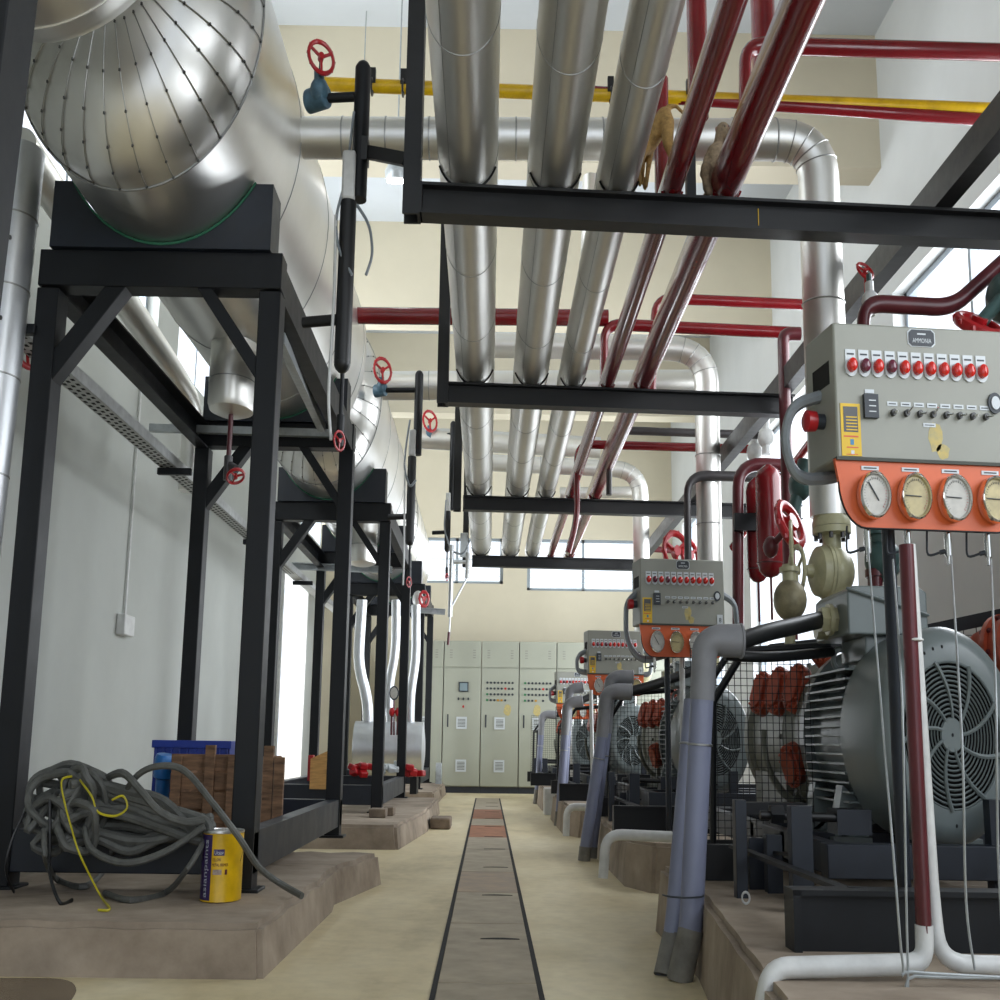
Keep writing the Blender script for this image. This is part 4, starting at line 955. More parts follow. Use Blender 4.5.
# ---- compressor
rc = thing('compressor', 'nearest reciprocating compressor with bolted orange cylinder heads', 'compressor', (xm, 5.1, PZ), 'ammonia compressors')
co = Vector((xm, 4.95, zm))
b = MB(); b.lathe([(0, .20), (.0, .29), (.06, .30), (.10, .27), (.22, .31)], co, (0, 1, 0), 'comp', 32); b.build('coupling_guard', rc)
b = MB(); b.lathe([(.22, .20), (.24, .31), (.28, .31), (.30, .27), (.95, .27), (.97, .30), (1.05, .30), (1.07, .1)], co, (0, 1, 0), 'comp', 40)
for k in range(16):
    a = 2*PI*k/16; b.cyl(co+Vector((SX*.315*math.cos(a), .25, .315*math.sin(a))), co+Vector((SX*.315*math.cos(a), .28, .315*math.sin(a))), .012, 'comp', 6)
b.bb(co+Vector((-.17, .35, -(zm-PZ-.14))), co+Vector((.17, .95, -.15)), 'comp'); b.build('crankcase', rc)
def head(c, d, L, w, name='cylinder_head', n=6):
    b = MB(); d = Vector(d).normalized(); nrm = Vector((-1, -.7, .2)).normalized(); s = d.cross(nrm).normalized(); nrm = s.cross(d).normalized(); P = []
    for k in range(20):
        a = 2*PI*k/20; u = math.cos(a)*w+(0); v = math.sin(a)*w; v += (L/2-w)*(1 if v > 0 else -1)
        q = s*u+d*v; P.append(Vector(c)+Vector((q.x*SX, q.y, q.z)))
    b.prism(P, nrm*-.05, 'orange'); P2 = [Vector(c)+(p-Vector(c))*.72 for p in P]; b.prism([p+nrm*.02 for p in P2], -nrm*.03, 'orange')
    for k in range(0, 20, 2): q = Vector(c)+(P[k]-Vector(c))*.86; b.cyl(q, q+nrm*.014, .007, 'orange', 6)
    b.build(name, rc, bevel=.003)
for (px, py, px2, py2, Y) in ((751, 712, 767, 672, 5.35), (768, 712, 783, 667, 5.2), (784, 709, 803, 664, 5.05), (812, 662, 826, 645, 5.0)):
    a = V(px, py, Y); c = V(px2, py2, Y); head((a+c)/2, c-a, (c-a).length*1.05, .052)
a = V(781, 745, 4.95); c = V(799, 788, 4.95); head((a+c)/2, a-c, (c-a).length, .05)
b = MB()
for (px, py, Y, r) in ((765, 690, 5.55, .1), (785, 690, 5.35, .1), (803, 690, 5.2, .1)):
    q = V(px, py, Y); b.ball(q+Vector((.07, .1, -.02)), r, 'comp', 16); b.cyl(q+Vector((.015, .01, 0)), q+Vector((.2, .12, -.12)), .075, 'comp', 18)
b.build('cylinder_block', rc)
b = MB(); b.torus(V(805, 740, 4.9), (0, 1, 0), .24, .018, 'comp', 30, 8, arc=(PI*.95, PI*1.4)); b.build('guard_hoop', rc)
# ---- base frame
rb = thing('base_frame', 'black steel base frame of the nearest compressor, of channels and posts', 'base frame', (xm, 4, PZ), 'steel base frames of the compressors')
zt2 = zm-(zm-PZ-.14)
b = MB(); zb1 = V(900, 843, 3.7).z; zb0 = V(900, 880, 3.7).z
b.bb((V(828, 860, 3.7).x, 3.7, zb0), (2.3, 3.78, zb1-.006), 'steel2'); b.build('cross_channel', rb, bevel=.003)
b = MB(); x_ = V(828, 860, 3.8).x; b.bb((x_, 3.78, zb0), (x_+.05, 5.9, zb1-.01), 'steel2'); b.bb((2.2, 3.8, zb0), (2.25, 5.9, zb1-.01), 'steel2'); b.bb((x_, 5.85, zb0), (2.25, 5.9, zb1-.01), 'steel2')
for y_ in (4.35, 4.85): b.bb((x_, y_, zb0), (2.25, y_+.06, zb1-.012), 'steel2')
b.build('rails', rb, bevel=.003)
b = MB(); ya_ = 2.93; a = V(795, 957, ya_); c = V(795, 890, ya_); z1_ = c.z
b.bb((a.x, ya_+.02, PZ-.003), (2.2, ya_+.05, z1_), 'steel'); b.bb((a.x, ya_, z1_-.012), (2.2, ya_+.09, z1_), 'steel'); b.bb((a.x, ya_, PZ-.003), (a.x+.018, ya_+.09, z1_), 'steel'); b.build('front_channel', rb)
b = MB(); b.bb((V(697, 848, 4.3).x, 4.45, PZ-.003), (V(770, 848, 4.3).x, 4.5, V(697, 848, 4.3).z), 'black'); b.build('side_plate', rb)
b = MB(); a = V(733, 846, 4.3); c = V(848, 891, 3.0); b.bar(a, c, .03, .012, 'steel'); b.bar(V(745, 848, 4.4), V(800, 856, 3.9), .02, .01, 'steel'); b.bar(V(848, 889, 3.0), V(1000, 895, 3.0), .02, .012, 'steel'); b.build('flat_bar', rb)
for (px, y0_, y1_, Y, w) in ((742, 800, 915, 3.95, .035), (803, 806, 925, 3.6, .06), (757, 838, 915, 4.2, .05), (775, 835, 912, 4.1, .05), (1001, 800, 850, 3.75, .05)):
    b = MB(); x = V(px, 860, Y).x; b.bb((x-w/2, Y, PZ-.003), (x+w/2, Y+.05, V(px, y0_, Y).z), 'steel2'); b.build('post', rb, bevel=.002)
b = MB(); a = V(760, 815, 4.0); c = V(850, 818, 4.0); b.cyl(a, c, .014, 'black'); b.lathe([(0, .03), (.04, .03)], V(770, 814, 4.0), (1, 0, 0), 'steel', 6, sx=1); b.bb(V(838, 835, 3.98), V(860, 808, 4.1), 'steel2'); b.build('jacking_screw', rb); b = MB(); b.bb(V(744, 815, 4.2), V(800, 802, 4.3), 'steel'); b.build('tie_plate', rb)
b = MB(); b.bb((xm-.32, 4.9, PZ), (xm+.3, 5.6, zb0), 'black'); b.build('inner_plate', rb)
# ---- mesh guard
rg = thing('mesh_guard', 'black wire mesh guard beyond the nearest compressor', 'mesh guard', (V(715, 845, 5.6).x, 5.6, PZ), 'wire mesh guards of the compressors')
Y = 4.7; xs_ = [V(px, 760, Y).x for px in (692, 812)]; zlo_ = V(700, 843, Y).z; ztop_ = V(700, 670, Y).z; pt = V(713, 702, Y)
b = MB(); r_w = .0013
n = 19
for k in range(n+1):
    x = xs_[0]+(xs_[1]-xs_[0])*k/n; zz = ztop_+.08
    b.bb((x-r_w, Y-r_w, zlo_), (x+r_w, Y+r_w, zz), 'steel')
nz = 26
for k in range(nz+1):
    z = zlo_+(ztop_+.08-zlo_)*k/nz; b.bb((xs_[0], Y-r_w, z-r_w), (xs_[1], Y+r_w, z+r_w), 'steel')
b.build('wire_mesh', rg, smooth=False)
b = MB(); b.tube([V(713, 845, Y), V(713, 702, Y), V(743, 652, Y), V(830, 646, Y)], .019, 'steel', seg=8, bend=.02); b.tube([V(695, 845, Y+.15), V(695, 704, Y+.15), V(728, 655, Y+.15)], .017, 'steel', seg=8, bend=.02); b.cyl(V(690, 843, Y), V(812, 843, Y), .012, 'steel'); b.cyl(V(695, 704, Y+.15), V(713, 702, Y), .014, 'steel'); b.build('frame', rg)
# copies of the unit
for k in range(1, 4):
    d = UP[k]
    e = dup(root, d, '%s grey electric motor, %s' % (ord_[k], where[k]), 'electric motors of the compressors')
    e = dup(rc, d, '%s compressor, behind its motor, with orange cylinder heads' % ord_[k], 'ammonia compressors')
    e = dup(rb, d, 'black steel base frame under the %s compressor' % ord_[k], 'steel base frames of the compressors')
    e = dup(rg, (d[0], d[1], 0), 'black wire mesh guard beside the %s compressor' % ord_[k], 'wire mesh guards of the compressors')

# ---- conduits with the motor cables
def conduit(pts, r, label, cablepts=None, rc_=.03, cl=None, grp='grey conduits feeding the motors'):
    o = thing('cable_conduit', label, 'conduit', pts[0], grp)
    b = MB(); b.tube(pts[:3], r, 'conduit', bend=.06, seg=20, sx=1); b.torus(Vector(pts[1]).lerp(Vector(pts[2]), .80), Vector(pts[2])-Vector(pts[1]), r+.001, .004, 'seam', 20, 5, sx=1)
    b.build('pipe_run', o)
    f = MB(); f.tube([pts[0], Vector(pts[0]).lerp(Vector(pts[1]), 1.02)], r*1.08, 'conduitdirt', seg=20, sx=1); f.build('foot', o)
    if len(pts) > 3:
        b = MB(); b.tube(pts[2:], [r*1.06, r*1.5], 'conduitgrey', bend=.14, seg=20, sx=1, arc=8); b.torus(pts[-1], Vector(pts[-1])-Vector(pts[-2]), r*1.46, .005, 'conduitgrey', 20, 6, sx=1); b.build('elbow', o)
    return o
fz = .0
c0 = VZ(686, 981, 0); c1_ = VZ(664, 976, 0)
conduit([c0+Vector((-.02, 0, 0)), V(691, 930, c0.y), V(702, 700, c0.y), V(705, 640, c0.y), V(741, 641, c0.y)], .036, 'tall grey-blue conduit with a big elbow, right one of the nearest pair')
conduit([c1_, V(674, 930, c1_.y+.05), V(693, 700, c1_.y+.12)], .03, 'left grey-blue conduit of the nearest pair, strapped to the tall one')
b = MB(); q = V(683, 895, c0.y-.03); b.torus(q, (0, 0, 1), .068, .003, 'ink', 24, 5, sx=.9, arc=(PI, 2*PI)); one(b, 'conduit_strap', 'thin dark strap around the nearest conduit pair', 'strap')
def pcable(pts, r, label, grp='black motor cables'):
    b = MB(); b.tube(smooth(pts), r, 'black', seg=12); return one(b, 'motor_cable', label, 'cable', grp)
pcable([V(735, 643, c0.y), V(765, 633, c0.y+.1), V(795, 626, 4.2), gl+Vector((-.05, 0, 0))], .030, 'thick black cable from the nearest conduit elbow to the nearest motor box')
pcable([V(725, 655, c0.y+.1), V(760, 657, 4.1), V(800, 655, 4.3), V(832, 652, 4.5)], .018, 'thinner black cable under the thick one beside the nearest motor')
# second pair etc.
def pair(base, foot2, top, elbow, end, lab, r=.046, dx=-14, cab=(), solo=False):
    p0 = VZ(base[0], base[1], 0); Y = p0.y
    conduit([p0, V(base[0]+1.5, base[1]-14, Y), V(top[0], top[1], Y), V(elbow[0], elbow[1], Y), V(end[0], end[1], Y)], r, lab)
    if not solo:
        Y2 = Y+.1; conduit([V(base[0]+dx, base[1]-3, Y2)*1.0, V(base[0]+dx+1, base[1]-14, Y2), V(top[0]+dx*.6, top[1]-4, Y2), V(elbow[0]+dx*.6, elbow[1]-14, Y2), V(end[0]+dx*.2, end[1]-14, Y2)], r*.95, lab.replace('front', 'rear'))
    if cab: pcable([V(x, y, Y+.02*i) for i, (x, y) in enumerate(cab)], .032, 'black cable leaving the '+lab.split(', ')[-1])
pair((584, 861), None, (602, 737), (606, 691), (631, 692), 'slanting grey-blue conduit, front one of the second pair', dx=7, r=.035, cab=((628, 692), (650, 686), (668, 680), (690, 672)))
pair((558, 826), None, (565, 735), (567, 703), (582, 701), 'slanting grey-blue conduit, front one of the third pair', r=.034, dx=4, cab=((580, 701), (590, 697), (600, 695), (612, 700)))
pair((536, 804), None, (541, 735), (542, 714), (556, 715), 'slim grey-blue conduit, the farthest one before the cabinets', r=.034, solo=True, cab=((555, 714), (566, 715), (576, 712)))
for k, (a_, c_) in enumerate((((637, 700), (700, 690)), ((640, 724), (690, 716)))):
    pass
# ---- control panels
Yp = 2.95
A = V(832, 322, Yp); xr = A.x+.452; zp1 = A.z; zp0 = V(832, 458, Yp).z; zo = V(845, 526, Yp).z
pn = thing('instrument_cabinet', 'nearest control panel, marked AMMONIA, with red lamps and large gauges', 'control panel', (A.x, Yp, PZ), 'control panels of the compressors')
W = xr-A.x; HH = zp1-zp0; pn.rotation_euler = (0, 0, .11)
b = MB(); b.bb((A.x, Yp, zp0), (xr, Yp+.19, zp1), 'panelgrey'); body = b.build('enclosure', pn, bevel=.006)
b = MB(); b.bb((A.x-.002, Yp-.004, zp0-.004), (xr+.002, Yp+.02, zp0+.004), 'mccline'); b.build('door_seal', body)
def pp(px, py): return V(px, py, Yp)
b = MB(); n = 8; P = [Vector((A.x-.005, Yp+.004, zp0)), Vector((xr, Yp+.004, zp0)), Vector((xr, Yp+.004, zo+.06))]
for k in range(n+1): a = -PI/2*k/n; P.append(Vector((xr-.05+.05*math.cos(a), Yp+.004, zo+.07+.07*math.sin(a))))
for k in range(n+1): a = -PI/2-PI/2*k/n; P.append(Vector((A.x+.07+.065*math.cos(a), Yp+.004, zo+.11+.11*math.sin(a))))
P.append(Vector((A.x+.005, Yp+.004, zp0-.06)))
b.prism(P, (0, .012, 0), 'paneloff'); gp = b.build('gauge_plate', pn)
b = MB(); b.tube([p+Vector((0, .006, 0)) for p in P[2:]], .004, 'black', seg=6); b.build('edge_trim', gp)
gr = .0575
for k, px in enumerate((866.5, 907.5, 950, 992)):
    gx = A.x+W*(.184+.227*k); gz = (zp0+zo)/2-.008+(-.003*k*0); q = Vector((gx, Yp+.002, gz))
    b = MB(); b.lathe([(-.02, gr*.86), (-.03, gr*.87), (-.034, gr*.93), (-.03, gr), (-.012, gr*1.02), (.0, gr*.98)], q, (0, 1, 0), 'chrome', 36, caps=False)
    ga = b.build('pressure_gauge', pn)
    b = MB(); f_ = ['face', 'faceyellow', 'face', 'faceyellow'][k]
    b.lathe([(-.0235, gr*.855), (-.018, gr*.855)], q, (0, 1, 0), f_, 32)
    for j in range(28):
        a = PI*1.25-2*PI*.75*j/27; r1 = gr*.66; r2 = gr*(.74 if j % 3 else .78); c_, s_ = math.cos(a), math.sin(a)
        b.bar(q+Vector((SX*r1*c_, -.0246, r1*s_)), q+Vector((SX*r2*c_, -.0246, r2*s_)), .0012, .0006, 'ink' if j < 20 else 'redbright')
    b.build('dial', ga)
    b = MB(); a = (PI*.72, PI*.99, PI*.99, PI*.99)[k]
    b.bar(q+Vector((-SX*gr*.2*math.cos(a), -.0255, -gr*.2*math.sin(a))), q+Vector((SX*gr*.68*math.cos(a), -.0255, gr*.68*math.sin(a))), .002, .003, 'ink', up=(0, 1, 0)); b.bar(q+Vector((-SX*gr*.28*math.cos(a), -.0255, -gr*.28*math.sin(a))), q, .002, .007, 'ink', up=(0, 1, 0)); b.build('needle', ga)
    b = MB(); zt3 = q.z+gr+.012; b.bb((gx-.022, Yp+.002, zt3-.004), (gx+.022, Yp+.004, zt3+.006), 'tag'); b.bb((gx-.016, Yp+.0012, zt3-.0005), (gx+.016, Yp+.002, zt3+.0025), 'ink'); b.build('gauge_label', gp)
# lamps and tags
kx = W/ (1026-845)
for k in range(11):
    lx = A.x+W*(.095+.075*k); lz = zp1-.32*HH
    b = MB(); b.bb((lx-.013, Yp-.002, lz-.02), (lx+.013, Yp, lz+.042), 'tag'); b.lathe([(-.004, .0235), (0, .0235)], (lx+.001, Yp, lz-.004), (0, 1, 0), 'tag', 20)
    b.bb((lx-.009, Yp-.0028, lz+.028), (lx+.009, Yp-.002, lz+.032), 'ink'); tg = b.build('lamp_tag', body)
    b = MB(); b.lathe([(-.022, .001), (-.021, .010), (-.016, .017), (-.003, .018)], (lx+.001, Yp, lz), (0, 1, 0), 'redlampoff' if k in (1, 3) else 'redlamp', 20); b.build('indicator_lamp', body)
for k in range(8):
    lx = A.x+W*(.323+.0757*k); lz = zp1-.655*HH
    b = MB(); b.bb((lx-.013, Yp-.0015, lz+.018), (lx+.013, Yp, lz+.029), 'tag'); b.bb((lx-.009, Yp-.0022, lz+.022), (lx+.009, Yp-.0015, lz+.0245), 'ink'); b.build('switch_label', body)
    b = MB(); b.cyl((lx, Yp-.012, lz), (lx, Yp, lz), .009, 'rivet', 10); b.cyl((lx, Yp-.012, lz), (lx+(.006 if k % 3 else .002), Yp-.028, lz+(.012 if k in (1, 3) else -.003)), .0035, 'chrome', 8); b.build('toggle_switch', body)
b = MB(); q = (A.x+.56*W, Yp, zp1-.735*HH); b.bb((q[0]-.03, Yp-.0015, q[2]-.004), (q[0]+.002, Yp, q[2]+.006), 'tag'); b.bb((q[0]-.026, Yp-.002, q[2]), (q[0]-.002, Yp-.0015, q[2]+.002), 'ink'); b.build('switch_label', body)
# hour meter, yellow sticker, nameplate, smudge
b = MB(); x = A.x+W*.155; z = zp1-.53*HH; b.bb((x, Yp-.012, z-.06), (x+.036, Yp, z), 'ink'); b.bb((x+.006, Yp-.002, z+.004), (x+.030, Yp, z+.014), 'tag')
for q in range(3): b.bb((x+.011, Yp-.0126, z-.018-.014*q), (x+.029, Yp-.012, z-.015-.014*q), 'tag')
b.build('hour_meter', body, bevel=.002)
b = MB(); x = A.x+.012; z = zp1-.60*HH; b.bb((x, Yp-.002, z-.132), (x+.05, Yp-.0002, z), 'stickeryellow'); b.bb((x+.007, Yp-.0027, z-.072), (x+.043, Yp-.002, z-.008), 'rivet')
for q in range(5): b.bb((x+.013, Yp-.0032, z-.036-.008*q), (x+.041, Yp-.0027, z-.033-.008*q), 'stickeryellow')
b.bb((x+.006, Yp-.0025, z-.085), (x+.043, Yp-.002, z-.081), 'paneloff'); b.bb((x+.022, Yp-.0025, z-.104), (x+.031, Yp-.002, z-.09), 'skyblue'); b.bb((x+.012, Yp-.0025, z-.112), (x+.042, Yp-.002, z-.109), 'paneloff'); b.bb((x+.023, Yp-.0025, z-.127), (x+.031, Yp-.002, z-.118), 'tag'); b.bb((x+.01, Yp-.0025, z-.129), (x+.04, Yp-.002, z-.127), 'paneloff'); b.build('warning_sticker', body)
b = MB(); x = A.x+W*.435; z = zp1-.008; w_, h_ = .066, .042; c = .008
def octo(x, z, w_, h_, c, y, th, m): b.prism([Vector(p) for p in ((x+c, y, z), (x+w_-c, y, z), (x+w_, y, z-c), (x+w_, y, z-h_+c), (x+w_-c, y, z-h_), (x+c, y, z-h_), (x, y, z-h_+c), (x, y, z-c))], (0, th, 0), m)
octo(x-.003, z+.001, w_+.006, h_+.004, c, Yp-.0015, .0013, 'tag'); octo(x, z-.001, w_, h_, c, Yp-.003, .0015, 'ink')
b.text('AMMONIA', (x+.009, Yp-.0034, z-.035), (1, 0, 0), (0, 0, 1), .017, 'tag', width=.049); b.bb((x+.022, Yp-.0034, z-.014), (x+.044, Yp-.003, z-.010), 'tag'); b.build('nameplate', body)
b = MB(); rnd2 = random.Random(5)
for (cx, cz, rx, rz) in ((A.x+W*.56, zp0+.06, .02, .042), (A.x+W*.60, zp0+.026, .018, .02)):
    b.prism([Vector((cx+rx*math.cos(2*PI*i/14)*rnd2.uniform(.75, 1.1), Yp-.0004, cz+rz*math.sin(2*PI*i/14)*rnd2.uniform(.75, 1.1))) for i in range(14)], (0, .0008, 0), 'stainyellow')
b.build('yellow_smudge', body)
b = MB(); b.lathe([(-.006, .027), (0, .027)], (xr-.04, Yp, zp1-.55*HH), (0, 1, 0), 'ink', 24); b.lathe([(-.009, .017), (-.006, .017)], (xr-.04, Yp, zp1-.55*HH), (0, 1, 0), 'tag', 20); b.build('round_lock', body)
b = MB(); b.bb((A.x-.001, Yp+.03, zp1-.15), (A.x+.001, Yp+.14, zp1-.09), 'pit'); b.build('side_slot', body)
b = MB(); q = Vector((A.x, Yp+.08, zp1-.235)); b.lathe([(-.004, .02), (.022, .02)], q, (-1, 0, 0), 'ink', 16, sx=1); b.lathe([(.022, .026), (.045, .028), (.05, .02)], q, (-1, 0, 0), 'redbright', 16, sx=1); b.build('emergency_button', body)
for k, px in enumerate((866, 905, 948, 991)):
    gx = A.x+W*(.184+.227*k); b = MB(); b.lathe([(0, .012), (.07, .012), (.07, .006), (.09, .006)], (gx-.003, Yp+.03, zo+.01), (0, 0, -1), 'chrome', 12); b.cyl((gx-.02, Yp+.04, zo-.05), (gx, Yp+.03, zo-.045), .006, 'ink'); b.tube(smooth([(gx-.02, Yp+.04, zo-.05), (gx-.045, Yp+.05, zo-.055), (gx-.047, Yp+.05, zo-.02), (gx-.045, Yp+.05, zo+.01)], 4), .0035, 'ink', seg=6); b.build('gauge_fitting', gp)
# stand of the panel
b = MB(); x = A.x+.165; b.cyl((x, Yp+.10, PZ-.002), (x, Yp+.10, zo+.08), .022, 'steel2', 12); b.build('back_post', pn)
panels = [pn]
others = []
for k, (px, py, Y) in enumerate(((640, 558, 6.5), (588, 630, 10.0), (557, 671.5, 13.9))):
    q = V(px, py, Y); d = Vector((q.x-A.x, Y-Yp, q.z-A.z))
    e = dup(pn, d, ['second control panel, with a number plate at its lower corner', 'third control panel, partly behind the second', 'farthest control panel, before the lamp-covered cabinets'][k], 'control panels of the compressors')
    panels.append(e)
    if k < 2:
        b = MB(); x = xr-.03; z = zp0+.03; par = [c for c in kids(e) if c.name.startswith('enclosure')][0]
        b.bb((x-.012, Yp-.003, z-.024), (x+.018, Yp-.0005, z+.028), 'tag'); b.text(str(8 if k == 0 else 9), (x-.003, Yp-.0045, z-.012), (1, 0, 0), (0, 0, 1), .034, 'ink', width=.013)
        par['_w'] = (0, 0, 0); src = Vector(pn['_w']); 
        o = b.build('number_plate', None); o.parent = par; o.location = Vector(o['_w'])-src
# flexible conduits of the panels
cable([V(822, 396, Yp+.1), V(792, 405, Yp+.1), V(783, 440, Yp+.1), V(795, 480, Yp+.12), V(835, 478, Yp+.15), V(850, 470, Yp+.2)], .017, 'greycable', 'flexible_conduit', 'grey flexible conduit looping out of the left side of the nearest control panel', 'conduit', bend=.05)
cable([V(641, 590, 6.6), V(626, 602, 6.6), V(626, 640, 6.6), V(640, 662, 6.6), V(668, 654, 6.6)], .02, 'greycable', 'flexible_conduit', 'grey flexible conduit looping left of the second control panel', 'conduit', bend=.1)
cable([V(721, 594, 6.6), V(735, 603, 6.6), V(737, 625, 6.6)], .02, 'greycable', 'flexible_conduit', 'grey flexible conduit curving off the right side of the second control panel', 'conduit', bend=.08)
cable([V(588, 650, 10.1), V(577, 656, 10.1), V(577, 671, 10.1), V(588, 673, 10.1)], .022, 'greycable', 'flexible_conduit', 'grey flexible conduit looping left of the third control panel', 'conduit', bend=.12)
cable([V(640, 650, 10.1), V(652, 655, 10.1), V(650, 675, 10.1), V(640, 674, 10.1)], .022, 'greycable', 'flexible_conduit', 'grey flexible conduit right of the third control panel', 'conduit', bend=.12)
cable([V(557, 685, 14), V(550, 690, 14), V(550, 700, 14), V(556, 701, 14)], .024, 'greycable', 'flexible_conduit', 'grey flexible conduit left of the farthest control panel', 'conduit', bend=.1)
# poles and pipes in front of the nearest unit
Yq = 2.60
xq = V(924, 930, Yq)
r_ = thing('red_pole', 'dark red painted pole with a white elbow, dropping from the nearest gauge plate', 'pole', V(924, 940, Yq))
b = MB(); b.cyl(V(924, 932, Yq), V(906, 545, Yq), .0215, 'maroon', 16); b.torus(V(914, 640, Yq), (0, 0, 1), .0245, .003, 'white', 16, 5); b.build('upper_pole', r_)
b = MB(); b.tube([V(924, 925, Yq), V(925, 964, Yq), V(770, 968, Yq), V(762, 1010, Yq), V(762, 1040, Yq)], .0215, 'white', bend=.09, seg=16, sx=.8); b.build('drain_leg', r_)
r_ = thing('white_pipe', 'white pipe beside the red pole, bending right along the plinth', 'pipe', V(935, 950, Yq))
b = MB(); b.tube([V(908, 545, Yq+.04), V(932, 900, Yq+.03), V(940, 964, Yq+.02), V(1060, 967, Yq+.02)], .019, 'white', bend=.12, seg=16, sx=.8); b.build('pipe_run', r_)
r_ = thing('white_pipe', 'white drain pipe over the edge of the second plinth', 'pipe', V(605, 880, 6.1))
b = MB(); b.tube([V(603, 878, 6.1), V(606, 834, 6.1), V(672, 837, 6.1)], .026, 'white', bend=.08, seg=14, sx=.9); b.build('pipe_run', r_)
r_ = thing('white_pipe', 'white drain pipe over the edge of the third plinth', 'pipe', V(566, 835, 9.7))
b = MB(); b.tube([V(566, 836, 9.7), V(567, 806, 9.7), V(592, 808, 9.7)], .028, 'white', bend=.08, seg=14, sx=.9); b.build('pipe_run', r_)
for k, (px, y0, y1, Y, m, l_) in enumerate(((684, 655, 860, 6.62, 'white', 'white upright pole beside the tall conduit pair'), (593, 690, 800, 9.9, 'white', 'thin white pole below the third control panel'), (572, 700, 800, 13.8, 'white', 'thin white pole below the farthest control panel'), (672, 650, 700, 6.45, 'maroon', 'short maroon pole just under the second control panel'))):
    if k == 3: continue
    a = V(px, y1, Y); c = V(px-2, y0, Y); r_ = thing('white_pole', l_, 'pole', a, 'white poles under the far control panels'); b = MB(); b.cyl(Vector((a.x, a.y, PZ-.012)), c, .022, m, 12); b.build('pole', r_)
# capillary tubes under the gauges
caps = [((868, 548), (893, 850), (903, 965), (912, 972)), ((893, 560), (902, 700), (908, 968), (915, 976)), ((921, 552), (930, 700), (960, 900), (972, 968)), ((951, 556), (962, 740), (966, 900), (975, 970)), ((991, 560), (996, 700), (998, 850), (1004, 960))]
for k, c in enumerate(caps[:2]+caps[3:]):
    b = MB(); pts = [V(x, y, Yp+.02 if i == 0 else Yq-.06) for i, (x, y) in enumerate(c)]
    if k < 2: pts.append(V(1010, 978, Yq-.06))
    b.tube(smooth(pts), .0035, 'galv', seg=7); one(b, 'capillary_tube', ['thin metal tube left of the red pole, sweeping right at the floor', 'thin metal tube running close beside the red pole', 'thin metal tube crossing the slotted fan cover of the nearest motor', 'thin metal tube at the right edge of the picture below the last gauge'][k].replace(' of the picture', ''), 'tube', 'capillary tubes under the nearest gauges')
# ================================================================== VALVES AND VESSELS ON THE RIGHT
def kid(root, name, fn, **k):
    b = MB(); fn(b); return b.build(name, root, **k)
Y = 5.2
for n_, (dx, dy, lab) in enumerate(((0, 0, 'olive cream stop valve under the nearest suction pipe, above the nearest compressor'), (None, 8.9, 'olive cream stop valve under the second suction pipe'), (None, 12.6, 'olive cream stop valve under the farthest suction pipe'))):
    top = V(831, 517, 5.2)
    if n_ == 0: vr = thing('stop_valve', lab, 'valve', (top.x, 5.2, top.z-.35), 'suction stop valves')
    if n_ == 0:
        z = top.z; x = top.x
        def f(b):
            b.lathe([(0, .095), (-.025, .105), (-.045, .105)], (x, Y, z), (0, 0, 1), 'cream', 20, sx=.74); b.lathe([(-.047, .105), (-.075, .105), (-.08, .06)], (x, Y, z), (0, 0, 1), 'cream', 20, sx=.74)
            for k in range(8): a = 2*PI*(k+.5)/8; b.cyl((x+.063*math.cos(a), Y+.085*math.sin(a), z-.10), (x+.063*math.cos(a), Y+.085*math.sin(a), z-.015), .012, 'brown', 6, .74)
        kid(vr, 'flange', f)
        def f(b):
            b.cyl((x, Y, z-.08), (x, Y, z-.17), .05, 'cream', 20, .74); b.ball((x+.01, Y, z-.235), .105, 'cream', 24, .74); b.cyl((x+.01, Y, z-.30), (x+.01, Y, z-.42), .05, 'cream', 20, .74); b.lathe([(-.42, .09), (-.395, .09), (-.385, .05)], (x+.01, Y, z), (0, 0, 1), 'cream', 16, sx=.74)
        kid(vr, 'body', f)
        def f(b): b.lathe([(0, .118), (.018, .118), (.02, .112), (.06, .105), (.085, .07), (.09, .03), (.13, .022)], (x-.025, Y, z-.235), (-1, -.15, .02), 'cream', 24, sx=.74); b.lathe([(-.022, .118), (-.003, .118)], (x-.025, Y, z-.235), (-1, -.15, .02), 'cream', 24, sx=.74)
        kid(vr, 'bonnet', f)
        def f(b): wheel(b, (x-.16, Y-.03, z-.235), (-1, -.12, 0), .1, 'cream', r=.012)
        kid(vr, 'handwheel', f)
    else:
        q = V(712, 600, 8.9) if n_ == 1 else V(643, 640, 12.6)
        e = dup(vr, (q.x-top.x, dy-5.2, .0 if n_ == 1 else .0), lab, 'suction stop valves')
q = V(790, 600, 4.9)
r_ = thing('check_valve', 'round olive check valve left of the nearest stop valve', 'valve', q)
kid(r_, 'body', lambda b: (b.ball(q, .085, 'dirty', 20, sx=.75), b.cyl(q, q+Vector((0, 0, .14)), .04, 'cream', 16), b.lathe([(.11, .055), (.13, .055)], q, (0, 0, 1), 'cream', 14), b.cyl(q, V(790, 650, 4.9), .03, 'cream', 14)))
kid(r_, 'handwheel', lambda b: wheel(b, q+Vector((.01, -.01, .22)), (1, -.4, 0), .09, 'cream', r=.01))
q1 = V(883, 560, 5.0)
r_ = thing('green_valve', 'dark green angle valve on a red pipe, just under the nearest gauge plate', 'valve', q1)
kid(r_, 'body', lambda b: (b.ball(q1, .09, 'teal', 18, sx=.8), b.cyl(q1+Vector((0, 0, -.02)), V(877, 540, 5.0)+Vector((0, 0, .12)), .055, 'teal', 16), b.cyl(q1, q1+Vector((.05, -.02, -.06)), .06, 'teal', 16), b.lathe([(0, .075), (.03, .075)], q1+Vector((-.02, 0, .1)), (0, 0, 1), 'teal', 16)))
